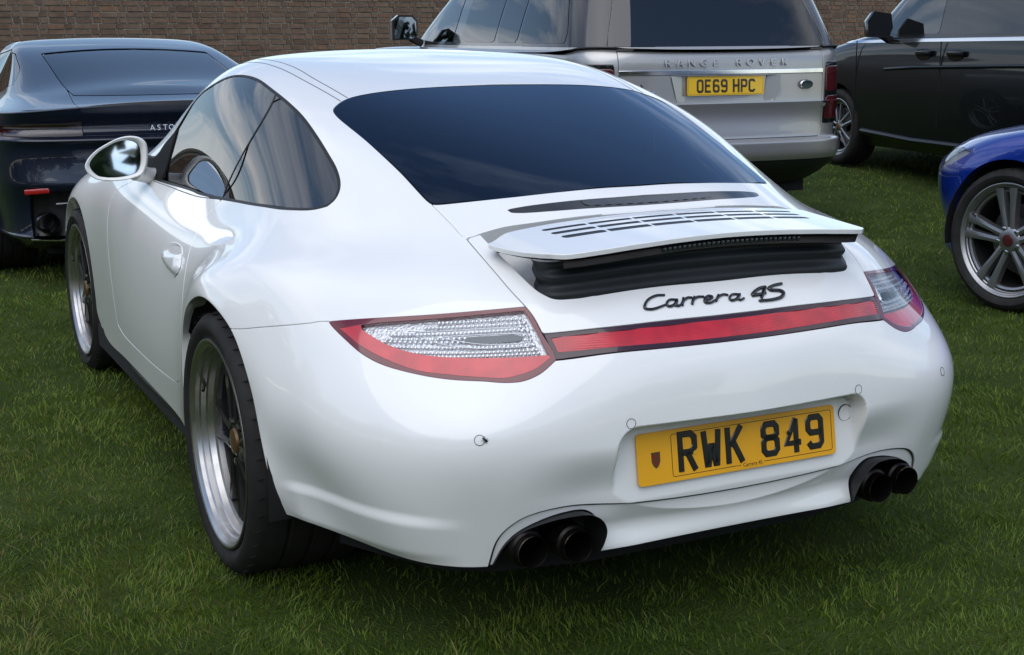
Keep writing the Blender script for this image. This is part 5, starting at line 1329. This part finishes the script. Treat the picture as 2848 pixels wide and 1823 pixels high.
    for sgn in (1, -1):
        k = (lambda s_: s_) if sgn > 0 else (lambda s_: s_.mirror())
        l0 = k(lt_o).build('tail_light', BLACK_GLOSS, r)
        for (z0, z1) in ((.775, .905), (.945, 1.085)):
            f = np.maximum(np.abs(lt.X0[:, 2] - (z0 + z1) / 2) - (z1 - z0) / 2, np.abs(lt.X0[:, 0] - .80) - .075)
            k(lt.clip(f).rim(.004).offset(.006)).build('red_lens', mat('dim_red_lens', (.075, .006, .009), .2, coat=1.), l0)
        k(lt.clip(np.maximum(np.abs(lt.X0[:, 2] - .925) - .008, np.abs(lt.X0[:, 0] - .82) - .08)).rim(.004).offset(.007)).build('chrome_bar', CHROME, l0)
        # side glazing
        k(band.rim(.004).offset(-.0005)).build('window_frame', BLACK_GLOSS, r)
        for (a, e, nm, gm) in ((.36, 1.02, 'quarter_window', DARK_GLASS), (1.05, 1.42, 'rear_door_window', DARK_GLASS), (1.45, 2.12, 'rear_door_window', DARK_GLASS), (2.30, 3.30, 'front_door_window', GLASS_SIDE)):
            f = np.maximum(np.abs(band.X0[:, 1] - (a + e) / 2) - (e - a) / 2, np.maximum(1.235 - band.X0[:, 2], band.X0[:, 2] - 1.655))
            f = np.maximum(f, poly_sd(YZ(band), [(.30, 1.2), (3.55, 1.2), (3.33, 1.28), (2.86, 1.60), (2.5, 1.66), (.75, 1.66), (.52, 1.59)]))
            pc = band.clip(f)
            if len(pc.T): k(pc.offset(.002)).build(nm, gm, r)
        # mirror
        mm = MB()
        pts = [(-.10, -.085), (.07, -.085), (.10, -.05), (.10, .06), (.06, .10), (-.05, .10), (-.10, .06)]
        V = []
        for sc, dy_ in ((.55, .16), (.85, .12), (1., .04), (1., 0)):
            V += [(p[0] * sc, dy_, p[1] * sc) for p in pts]
        n_ = len(pts); F = [(i * n_ + j, i * n_ + (j + 1) % n_, (i + 1) * n_ + (j + 1) % n_, (i + 1) * n_ + j) for i in range(3) for j in range(n_)] + [tuple(range(n_))]
        mm.add(V, F).xf(Matrix.Translation((sgn * 1.08, 2.98, 1.33)))
        mo_ = mm.build('door_mirror', SILV, r, auto=50)
        MB().prism([(p[0] * .98, p[1] * .98) for p in pts], -.012, .002, 'y').xf(Matrix.Translation((sgn * 1.08, 2.98, 1.33))).build('mirror_back', BLACK_PLASTIC, mo_)
        MB().prism([(p[0] * .86, p[1] * .86) for p in pts], -.016, -.013, 'y').xf(Matrix.Translation((sgn * 1.08, 2.98, 1.33))).build('mirror_glass', MIRROR, mo_)
        MB().tube([(sgn * 1.02, 3.02, 1.26), (sgn * .93, 3.04, 1.22)], .03, 8).build('mirror_arm', BLACK_PLASTIC, mo_)
        for (ya, yb) in ((1.05, 1.06), (2.2, 2.21), (3.30, 3.31)):
            MB().box((sgn * .992, (ya + yb) / 2, .82), (.006, .006, .62)).build('door_gap', GAP, r)
        for y_ in (1.18, 4.10):
            wheel(r, .975, y_, .385, sgn, .385, .275, rimR=.275, dish=.03, m_sp=ALU, m_rim=ALU)
    ws.offset(-.003).both().build('windscreen', GLASS_SIDE, r)
    housing(r, 1.18, .39, .43, .97, .5); housing(r, 4.10, .39, .43, .97, .5)
    MB().box((0, 2.45, .40), (1.5, 4.3, .20)).build('underbody', WELL, r)
    MB().box((0, 2.2, 1.0), (1.5, 2.6, .08)).box((-.42, 2.35, 1.25), (.5, .16, .7), bev=.06).box((.42, 2.35, 1.25), (.5, .16, .7), bev=.06).box((0, 1.35, 1.2), (1.4, .16, .6), bev=.06).build('seats', LEATHER, r)
    # plate, lettering, badge
    PMr = frame_M((0.0, .018, .985), math.radians(3))
    yp = mat('yellow_plate_clean', (.78, .47, .012), .35, coat=.5)
    p = MB().prism(rounded_rect(.52, .111, .010), -.004, .003, 'z').xf(PMr).build('number_plate', yp, r)
    plate_chars('OE69 HPC', p, PMr @ Matrix.Translation((0, 0, .0032)), .079, mat('plate_print', (.05, .035, .02), .4), h3=.0015, adv=58, gap=30, squash=.93)
    mb = MB(); ribbon(mb, rounded_rect(.505, .098, .006, 3), .0015, .0005, .0032, closed=True); mb.xf(PMr).build('border_line', GAP, p)
    x = -.395
    for ch in 'RANGE ROVER':
        if ch != ' ':
            text_obj('letter', ch, .060, mat('silver_letter', (.62, .62, .63), .3, .6), t, frame_M((x, .008, 1.118), 0), .004, sx=1.2)
        x += .079
    bo = MB().lathe([(0, .001), (0, .040), (.006, .036), (.008, .030), (.008, .001)], (0, 0, 0), 'z', 28).xf(frame_M((.555, .006, .985), 0) @ Matrix.Diagonal((1.15, .72, 1, 1))).build('oval_badge', CHROME, t)
    MB().lathe([(.0085, .001), (.0085, .033), (.0087, .034)], (0, 0, 0), 'z', 28).xf(frame_M((.555, .005, .985), 0) @ Matrix.Diagonal((1.15, .72, 1, 1))).build('badge_field', mat('badge_green', (.02, .035, .03), .3), bo)
    MB().box((-.545, .004, .955), (.13, .006, .012)).build('model_badge', CHROME, t)
off_roader()

# ------------------------------------------------------------------ dark grand tourer on the left
def grand_tourer():
    NAVY = mat('midnight_paint', (.004, .007, .018), .28, .0, spec=.3, coat=.8, coat_rough=.02)
    DK = mat('tourer_black_trim', (.008, .008, .009), .35)
    r = place('grand_tourer', .075, 4.10, -1.0, 'very dark blue grand tourer seen from behind beyond the white coupe', 'car')
    plan = [(0, 0), (.30, .006), (.55, .03), (.72, .075), (.84, .15), (.91, .27), (.95, .50), (.97, .95), (.945, 1.6), (.93, 2.4), (.94, 3.2), (.945, 3.7), (.90, 4.2), (.75, 4.5), (.4, 4.66), (0, 4.70)]
    spec = [(.16, .86, .22, 4.5), (.21, .90, .10, 4.55), (.255, .945, .02, 4.6), (.275, .95, .0, 4.62), (.30, .95, .03, 4.64), (.40, .965, .05, 4.68), (.47, .985, .04, 4.70), (.515, .99, .015, 4.70), (.545, .995, .0, 4.70), (.60, 1., .012, 4.70), (.72, 1., .025, 4.66), (.765, 1., .0, 4.58), (.785, .995, .018, 4.5), (.81, .99, .055, 4.4), (.85, .98, .06, 4.2), (.885, .965, .03, 4.0), (.90, .955, .018, 3.7, .045), (.912, .94, .045, 3.5, .045), (.935, .87, .22, 3.2, .05), (.965, .80, .42, 2.95, .06), (1.01, .76, .66, 2.8, .05), (1.10, .70, 1.00, 2.62, .03), (1.19, .645, 1.38, 2.38, .02), (1.235, .60, 1.66, 2.2, .02), (1.262, .50, 1.85, 2.1, .015), (1.275, .25, 1.95, 2.05), (1.278, .002, 2.0, 2.02)]
    S_, b = slice_body(plan, spec, 5, 8)
    b = arch(b, .98, .345, .375); b = arch(b, 3.78, .345, .365)
    low_f = np.maximum(b.X0[:, 2] - .512, np.where(b.X0[:, 1] < .55, -1, 1))
    low_f = np.maximum(low_f, b.X0[:, 0] - .80)
    low, b = take(b, low_f, .002)
    rw_f = np.maximum(np.maximum(.985 - b.X0[:, 2] + .00 * b.X0[:, 0], b.X0[:, 2] - (1.215 - .10 * b.X0[:, 0] ** 2)), np.maximum(b.X0[:, 0] - .515 + (b.X0[:, 2] - 1.0) * .10, b.X0[:, 1] - 1.78))
    rw, b = take(b, rw_f, .002)
    sw_f = np.maximum(poly_sd(YZ(b), [(.98, 1.03), (1.35, .965), (2.75, .94), (2.62, 1.0), (2.25, 1.17), (1.85, 1.215), (1.5, 1.19), (1.15, 1.11)]), side(b, .5))
    sw, b = take(b, sw_f, .0015)
    ws_f = np.maximum(np.maximum(.97 - b.X0[:, 2], b.X0[:, 2] - 1.23), np.maximum(2.1 - b.X0[:, 1], b.X0[:, 0] - .60))
    ws, b = take(b, ws_f, .001)
    lp_f = np.maximum(poly_sd(XZ(b), [(.53, .79), (.53, .862), (.80, .858), (.93, .84), (.965, .815), (.93, .79)]), tail(b, .5))
    lp, b = take(b, lp_f, .001)
    # boot lid with its lip spoiler
    bl_f = np.maximum(poly_sd(XZ(b), [(-.3, .79), (.525, .79), (.55, .95), (.40, 1.2), (-.3, 1.2)]), tail(b, .62))
    bl, b = take(b, bl_f, .0025)
    b.rim(.02).both().build('body', NAVY, r)
    b.offset(-.03).flip().both().build('cabin_lining', LINING, r)
    bl_o = bl.rim(.02).both().build('boot_lid', NAVY, r)
    lo = low.offset(-.02).rim(.02).both().build('diffuser', DK, r)
    rw.rim(.004).offset(-.004).both().build('rear_window', glass_mat('tourer_glass', (.14, .17, .20), 0., 1., 1.9), r)
    lip_V = []
    for x in np.linspace(-.56, .56, 33):
        e = 1 - (abs(x) / .56) ** 4; lip_V.append((x, .02 + .055 * x * x * 2, .905 + .045 * (1 - (x / .95) ** 2), e))
    V = [(x, y - .012 * e, z + .012 * e) for x, y, z, e in lip_V] + [(x, y + .008, z - .045 * e) for x, y, z, e in lip_V] + [(x, y + .10, z + .004) for x, y, z, e in lip_V]
    n_ = 33; F = [(i, i + 1, n_ + i + 1, n_ + i) for i in range(n_ - 1)] + [(i, 2 * n_ + i, 2 * n_ + i + 1, i + 1) for i in range(n_ - 1)]
    mesh('lip_spoiler', V, F, DK, r)
    for sgn in (1, -1):
        k = (lambda s_: s_) if sgn > 0 else (lambda s_: s_.mirror())
        l0 = k(lp.offset(-.016)).build('tail_light', mat('smoked_red', (.05, .006, .008), .2, coat=1.), r)
        k(lp.rim(.004)).build('lamp_lens', GLASS_CLEAR, l0)
        for z_ in (.805, .83, .848):
            f = np.maximum(np.abs(lp.X0[:, 2] - z_) - .004, lp.X0[:, 0] - .90)
            pc = lp.clip(f)
            if len(pc.T): k(pc.offset(-.010).rim(.004)).build('light_bar', mat('dim_light_bar', (.16, .15, .15), .3, .3), l0)
        k(sw.rim(.004).offset(-.003)).build('side_window', GLASS_SIDE, r)
        # fog reflector, twin tail pipes, bright edges
        MB().box((sgn * .775, .105, .515), (.125, .012, .028), rot=(0, sgn * .06, sgn * .32), bev=.006).build('fog_reflector', mat('bright_red_reflector', (.34, .008, .010), .25, coat=1.), lo)
        for x_ in (.735, .575):
            MB().lathe([(.10, .04), (.0, .048), (-.006, .052), (.0, .056), (.08, .056)], (sgn * x_, .055, .352), 'y', 32).build('tailpipe', mat('black_chrome', (.03, .03, .032), .18, .9), lo)
        for y_ in (.98, 3.78):
            wheel(r, .955, y_, .345, sgn, .345, .28, rimR=.265, dish=.03)
        MB().tube([(sgn * .70, .02, .455), (sgn * .40, .0, .462), (0, -.005, .465)], .004, 6).build('bright_edge', CHROME, lo)
        MB().tube([(sgn * .82, .10, .268), (sgn * .70, .045, .264), (sgn * .40, .012, .262), (0, .0, .262)], .0045, 6).build('bright_edge', CHROME, lo)
        mo2 = MB(); mo2.box((sgn * 1.02, 2.45, 1.0), (.2, .12, .11), bev=.04); mo2.build('door_mirror', NAVY, r)
    ws.offset(-.003).both().build('windscreen', GLASS_SIDE, r)
    x = -.182
    for ch in 'ASTON MARTIN':
        if ch != ' ': text_obj('letter', ch, .040, CHROME, bl_o, frame_M((x, .038 + .02 * x * x, .822), math.radians(8)), .002)
        x += .0335
    housing(r, .98, .345, .372, .94, .5); housing(r, 3.78, .345, .362, .94, .5)
    MB().box((0, 2.4, .22), (1.4, 4.2, .12)).build('underbody', WELL, r)
    MB().box((0, 1.9, .62), (1.4, 2.0, .1)).box((-.36, 1.9, .85), (.48, .15, .5), bev=.06).box((.36, 1.9, .85), (.48, .15, .5), bev=.06).build('seats', LEATHER, r)
grand_tourer()

# ------------------------------------------------------------------ black people carrier
def people_carrier():
    BLK = mat('black_van_paint', (.004, .0045, .006), .3, .0, coat=.55, spec=.25, coat_rough=.025)
    hd = 9.0
    a = math.radians(hd); fx, fy = math.sin(a), math.cos(a); rx, ry = math.cos(a), -math.sin(a)
    wx, wy = 6.52, 6.59
    r = place('people_carrier', wx + rx * .93, wy + ry * .93, hd, 'black people carrier with chrome window line beside the brick wall', 'van')
    # local y = 0 at the front axle, nose at +.92
    plan = [(0, -4.22), (.5, -4.2), (.80, -4.15), (.91, -4.0), (.955, -3.6), (.965, -2.8), (.965, -1.8), (.965, -.8), (.96, -.2), (.95, .2), (.92, .48), (.84, .70), (.68, .84), (.4, .92), (0, .95)]
    spec = [(.20, .90, -4.1, .80), (.27, .95, -4.18, .90), (.33, .985, -4.2, .95), (.50, 1., -4.22, .97), (.70, 1.005, -4.22, .96), (.85, 1., -4.22, .92), (.93, .992, -4.21, .84), (1.0, .985, -4.2, .66), (1.06, .975, -4.2, .36), (1.12, .962, -4.18, .02), (1.16, .952, -4.18, -.12), (1.45, .89, -4.12, -.50), (1.70, .83, -4.04, -.92), (1.80, .78, -4.0, -1.1), (1.86, .66, -3.9, -1.3), (1.89, .35, -3.6, -1.6), (1.895, .002, -3.0, -2.0)]
    S_, b = slice_body(plan, spec, 6, 8)
    b = arch(b, 0, .335, .385); b = arch(b, -3.2, .335, .385)
    band_f = np.maximum(poly_sd(YZ(b), [(.02, 1.085), (-.12, 1.165), (-.55, 1.50), (-.92, 1.72), (-3.95, 1.72), (-4.0, 1.15), (-1.2, 1.11)]), side(b, .4))
    band, b = take(b, band_f, .001)
    ws_f = np.maximum(np.maximum(1.17 - b.X0[:, 2], b.X0[:, 2] - 1.74), np.maximum(-1.3 - b.X0[:, 1], b.X0[:, 0] - .80 + (b.X0[:, 2] - 1.15) * .12))
    ws, b = take(b, ws_f, .001)
    lp_f = np.maximum(poly_sd(YZ(b), [(.40, .90), (.62, .86), (.95, .80), (.95, .70), (.66, .74), (.48, .80)]), side(b, .45))
    lp, b = take(b, lp_f, .001)
    b.rim(.02).both().build('body', BLK, r)
    b.offset(-.03).flip().both().build('cabin_lining', LINING, r)
    ws.offset(-.003).both().build('windscreen', GLASS_SIDE, r)
    for sgn in (1, -1):
        k = (lambda s_: s_) if sgn > 0 else (lambda s_: s_.mirror())
        k(band.rim(.004)).build('window_frame', BLACK_GLOSS, r)
        for (y0, y1, nm, gm) in ((-1.42, -.40, 'front_door_window', GLASS_SIDE), (-2.75, -1.62, 'sliding_door_window', DARK_GLASS), (-3.9, -2.80, 'rear_side_window', DARK_GLASS)):
            f = np.maximum(np.abs(band.X0[:, 1] - (y0 + y1) / 2) - (y1 - y0) / 2, np.maximum(1.145 - .02 * (band.X0[:, 1] + 1) * 0 - band.X0[:, 2], band.X0[:, 2] - 1.69))
            f = np.maximum(f, poly_sd(YZ(band), [(-.02, 1.10), (-.18, 1.165), (-.60, 1.49), (-.95, 1.70), (-3.92, 1.70), (-3.96, 1.15), (-1.2, 1.125)]))
            pc = band.clip(f)
            if len(pc.T): k(pc.offset(.002)).build(nm, gm, r)
        cst = b.clip(np.maximum(poly_sd(YZ(b), [(.03, 1.062), (.03, 1.084), (-1.2, 1.108), (-3.98, 1.148), (-3.98, 1.12), (-1.2, 1.084)]), side(b, .4)))
        k(cst.offset(.005).rim(.008, .003)).build('chrome_window_line', CHROME, r)
        h0 = k(lp.offset(-.02)).build('headlight', REFLECTOR, r); k(lp.rim(.004)).build('headlight_lens', GLASS_CLEAR, h0)
        for y_ in (-.30, -1.52, -2.78):
            MB().box((sgn * .9655, y_, .76), (.008, .005, .66)).build('door_gap', BLACK_PLASTIC, r)
        for y_ in (-1.30, -1.72):
            h = MB().box((sgn * .975, y_, 1.00), (.03, .20, .05), bev=.014); h.build('door_handle', BLK, r)
            MB().lathe([(0, .001), (0, .075), (.004, .07)], (0, 0, 0), 'z', 20).xf(Matrix.Translation((sgn * .957, y_ + .02, .985)) @ Matrix.Rotation(sgn * math.pi / 2, 4, 'Y') @ Matrix.Diagonal((.62, 1.35, 1, 1))).build('handle_cup', BLACK_GLOSS, r)
        # crease lines pressed into the flank
        MB().tube([(sgn * .968, -.75, .86), (sgn * .978, -1.2, .885), (sgn * .978, -2.4, .92), (sgn * .97, -3.8, .95)], .014, 8).build('flank_crease', BLK, r)
        MB().tube([(sgn * .955, -.42, .33), (sgn * .972, -1.2, .30), (sgn * .972, -2.75, .30)], .022, 8).build('sill_moulding', BLK, r)
        mb = MB(); V = []
        for sc, dy_ in ((.4, .13), (.8, .10), (1., .03), (1., 0)):
            V += [(px_ * sc, dy_, pz_ * sc) for px_, pz_ in ((-.11, -.10), (.09, -.10), (.12, -.02), (.10, .09), (-.06, .11), (-.12, .03))]
        F = [(i * 6 + j, i * 6 + (j + 1) % 6, (i + 1) * 6 + (j + 1) % 6, (i + 1) * 6 + j) for i in range(3) for j in range(6)] + [tuple(range(6)), tuple(range(23, 17, -1))]
        mb.add(V, F).xf(Matrix.Translation((sgn * 1.06, -.80, 1.22))); mo_ = mb.build('door_mirror', BLK, r, auto=50)
        MB().tube([(sgn * 1.02, -.76, 1.14), (sgn * .93, -.73, 1.10)], .035, 8).build('mirror_arm', BLACK_PLASTIC, mo_)
        for y_ in (0, -3.2):
            wheel(r, .945, y_, .335, sgn, .335, .245, rimR=.252, dish=.02, m_rim=mat('machined_alloy', (.5, .5, .5), .3, 1.), m_sp=mat('machined_spoke', (.42, .42, .42), .3, 1.), twist=.2)
    housing(r, 0, .335, .385, .94, .5); housing(r, -3.2, .335, .385, .94, .5)
    MB().box((0, -1.6, .28), (1.4, 4.8, .16)).build('underbody', WELL, r)
    MB().box((0, -1.6, .70), (1.6, 3.6, .1)).box((-.42, -1.15, 1.1), (.5, .16, .75), bev=.06).box((.42, -1.15, 1.1), (.5, .16, .75), bev=.06).build('seats', LEATHER, r)
people_carrier()

# ------------------------------------------------------------------ blue saloon at the right edge
def blue_saloon():
    BLUE = mat('bright_blue_paint', (.002, .028, .27), .25, .3, coat=1., coat_rough=.025)
    hd = -5.0
    a = math.radians(hd); rx, ry = math.cos(a), -math.sin(a)
    wx, wy = 3.24, 1.45
    r = place('blue_saloon', wx + rx * .90, wy + ry * .90, hd, 'bright blue saloon at the right edge showing its silver front wheel', 'car')
    plan = [(0, -3.85), (.5, -3.82), (.78, -3.72), (.88, -3.5), (.92, -3.0), (.925, -2.2), (.91, -1.4), (.905, -.8), (.915, -.3), (.92, .0), (.895, .26), (.81, .44), (.66, .60), (.40, .74), (0, .80)]
    spec = [(.16, .90, -3.6, .66), (.20, .94, -3.7, .76), (.26, .965, -3.78, .80), (.34, .965, -3.82, .80), (.38, .975, -3.84, .80), (.50, .99, -3.85, .84), (.62, 1., -3.85, .84), (.68, 1., -3.85, .80), (.74, .995, -3.84, .72), (.80, .985, -3.8, .58), (.85, .965, -3.75, .36), (.895, .94, -3.68, .02, .02), (.925, .92, -3.55, -.36, .03), (.945, .90, -3.3, -.62, .02), (.97, .89, -3.1, -.72), (1.15, .78, -2.9, -1.08), (1.32, .68, -2.55, -1.45), (1.39, .58, -2.3, -1.65), (1.42, .30, -2.1, -1.8), (1.425, .002, -2.0, -1.9)]
    S_, b = slice_body(plan, spec, 6, 8)
    b = arch(b, 0, .345, .375); b = arch(b, -2.84, .345, .375)
    band_f = np.maximum(poly_sd(YZ(b), [(-.68, .985), (-1.05, 1.14), (-1.5, 1.325), (-2.3, 1.335), (-2.9, 1.16), (-3.05, 1.0)]), side(b, .4))
    band, b = take(b, band_f, .001)
    ws_f = np.maximum(np.maximum(.985 - b.X0[:, 2], b.X0[:, 2] - 1.36), np.maximum(-1.7 - b.X0[:, 1], b.X0[:, 0] - .74 + (b.X0[:, 2] - 1.) * .2))
    ws, b = take(b, ws_f, .001)
    lp_f = np.maximum(poly_sd(YZ(b), [(.26, .735), (.38, .745), (.50, .725), (.75, .68), (.75, .60), (.50, .635), (.37, .68)]), side(b, .42))
    lp, b = take(b, lp_f, .0015)
    bp, b = take(b, np.maximum(b.X0[:, 2] - (.60 + .12 * np.clip(.45 - b.X0[:, 1], 0, 1)), .30 - b.X0[:, 1]), .002)
    b.rim(.03).both().build('body', BLUE, r)
    b.offset(-.03).flip().both().build('cabin_lining', LINING, r)
    bp.rim(.02).both().build('front_bumper', BLUE, r)
    ws.offset(-.003).both().build('windscreen', GLASS_SIDE, r)
    JR = mat('silver_alloy', (.36, .36, .365), .36, .9, noise=.1, nscale=30)
    for sgn in (1, -1):
        k = (lambda s_: s_) if sgn > 0 else (lambda s_: s_.mirror())
        k(band.offset(-.002)).build('side_window', DARK_GLASS, r)
        h0 = k(lp.offset(-.02)).build('headlight', REFLECTOR, r); k(lp.rim(.004)).build('headlight_lens', GLASS_CLEAR, h0)
        for y_ in (0, -2.84):
            w = wheel(r, .905, y_, .340, sgn, .337, .245, rimR=.271, dish=.022, m_rim=JR, m_sp=BLACK_PLASTIC, spokes=0)
            def T(mb): return mb.xf(Matrix.Translation((sgn * .905, y_, .340)) @ (Matrix.Identity(4) if sgn > 0 else Matrix.Rotation(math.pi, 4, 'Z')))
            for i in range(5):
                an = 2 * math.pi * i / 5 + .12
                spk = MB()
                for o_ in (-1, 1):
                    V = []
                    for (rr, off, hw) in ((.045, .017, .018), (.12, .025, .018), (.19, .034, .022), (.246, .040, .028)):
                        dep = -.010 - .012 * (1 - rr / .26)
                        V += [(dep - .03, o_ * off - hw, rr), (dep, o_ * off - hw * .8, rr), (dep + .004, o_ * off, rr), (dep, o_ * off + hw * .8, rr), (dep - .03, o_ * off + hw, rr)]
                    spk.add(V, [(q * 5 + j, q * 5 + j + 1, (q + 1) * 5 + j + 1, (q + 1) * 5 + j) for q in range(3) for j in range(4)])
                spk.xf(Matrix.Rotation(an, 4, 'X')); T(spk).build('alloy_spoke', JR, w, auto=25)
            T(MB().lathe([(-.05, .066), (-.02, .062), (-.012, .050), (-.010, .030)], n=32)).build('hub_face', JR, w)
            T(MB().lathe([(-.010, .030), (-.004, .028), (-.002, .02), (-.002, .0005)], n=24)).build('centre_badge', mat('dark_red_badge', (.06, .010, .012), .3, coat=.6), w)
            nt_ = MB()
            for i in range(5):
                an = 2 * math.pi * (i + .5) / 5 + .12; nt_.lathe([(-.03, .012), (-.012, .011), (-.010, .006), (-.010, .0005)], (0, .058 * math.sin(an), .058 * math.cos(an)), 'x', 8)
            tag(T(nt_).build('wheel_bolts', CHROME, w), kind='stuff')
            T(MB().box((-.085, -.145 * sgn, .03), (.07, .06, .20), rot=(.2 * sgn, 0, 0), bev=.02)).build('red_caliper', mat('red_caliper_paint', (.42, .012, .012), .35, coat=.6), w)
        MB().box((sgn * 1.0, -.95, 1.0), (.2, .1, .12), bev=.035).build('door_mirror', BLUE, r)
    housing(r, 0, .345, .372, .90, .5); housing(r, -2.84, .345, .372, .90, .5)
    MB().box((0, -1.6, .24), (1.4, 3.6, .10)).build('underbody', WELL, r)
    MB().box((0, -1.6, .6), (1.5, 2.4, .1)).build('cabin_floor', LINING, r)
blue_saloon()

# ================================================================== far trees behind the photographer (they show in the reflections) and a fly
def far_trees():
    rng = np.random.default_rng(21)
    V, T = [], []; base = 0
    LEAF = mat('far_foliage', (.030, .055, .014), .8, noise=.5, nscale=1.5)
    n_tree = 46
    for i in range(n_tree):
        a = math.radians(150 + 175 * (i + rng.uniform(-.3, .3)) / n_tree)      # clockwise from +Y: behind and to the left
        d_ = rng.uniform(34, 48); cx, cy = -1.74 + d_ * math.sin(a), -3.25 + d_ * math.cos(a)
        h = rng.uniform(7, 13); rx = rng.uniform(2.6, 4.2); gz = 0.
        k = 520
        th = rng.uniform(0, 2 * np.pi, k); ph = np.arccos(rng.uniform(-1, 1, k)); rr = rng.uniform(.55, 1.02, k) ** .5 * (1 + .25 * np.sin(3 * th + i) * np.sin(2 * ph))
        p = np.stack([cx + rx * rr * np.sin(ph) * np.cos(th), cy + rx * rr * np.sin(ph) * np.sin(th), gz + h * .58 + h * .44 * rr * np.cos(ph)], 1)
        p = p[p[:, 2] > .4]; k = len(p)
        s_ = rng.uniform(.25, .6, k)[:, None]
        u = rng.normal(size=(k, 3)); u /= np.linalg.norm(u, axis=1)[:, None]; w = np.cross(u, rng.normal(size=(k, 3))); w /= np.linalg.norm(w, axis=1)[:, None]
        V.append(np.stack([p - u * s_ - w * s_ * .6, p + u * s_ - w * s_ * .6, p + u * s_ + w * s_ * .6, p - u * s_ + w * s_ * .6], 1).reshape(-1, 3))
        T.append((np.arange(k) * 4)[:, None] + np.array([[0, 1, 2, 3]]) + base); base += 4 * k
    o = mesh('far_trees', np.concatenate(V), np.concatenate(T), LEAF, smooth=False)
    tag(o, 'dark tree belt that shows only as reflections in the car windows', 'trees', kind='stuff')
far_trees()

def fly():
    FB = mat('fly_black', (.01, .01, .011), .4); WING = glass_mat('fly_wing', (.6, .6, .6), .1, 1., 1.4)
    p = PS.at([(2.93, 3.93)])[0] * np.array([-1, 1, 1]) + np.array([-.002, -.0035, 0])
    f = empty('fly', tuple(p), 0, 'small black fly sitting on the left parking sensor of the white bumper', 'insect')
    b = MB()
    for (z, y, r, l_) in ((0, 0, .0021, .0030), (.0042, -.0002, .0019, .0022), (-.0048, .0004, .0023, .0042)):
        V = []; n, m = 8, 6; F = []
        for i in range(m + 1):
            t = math.pi * i / m
            for j in range(n): q = 2 * math.pi * j / n; V.append((r * math.sin(t) * math.cos(q), y + r * math.sin(t) * math.sin(q), z + l_ * math.cos(t)))
        for i in range(m):
            for j in range(n): F.append((i * n + j, i * n + (j + 1) % n, (i + 1) * n + (j + 1) % n, (i + 1) * n + j))
        b.add(V, F)
    R_ = Matrix.Rotation(math.radians(-50), 4, 'Y')
    b.xf(R_).build('body', FB, f)
    lg = MB()
    for sx in (-1, 1):
        for z in (.0022, 0, -.0022): lg.tube([(0, 0, z), (sx * .0035, -.0006, z * 1.4), (sx * .0052, .0025, z * 1.9)], .00035, 4)
    lg.xf(R_); tag(lg.build('legs', FB, f), kind='stuff')
    for sx in (-1, 1):
        mesh('wing', [(R_ @ Vector(v))[:] for v in ((sx * .0008, -.0022, .001), (sx * .0045, -.0024, -.004), (sx * .0038, -.0024, -.008), (sx * .001, -.0023, -.006))], [(0, 1, 2, 3)], WING, f, False)
fly()
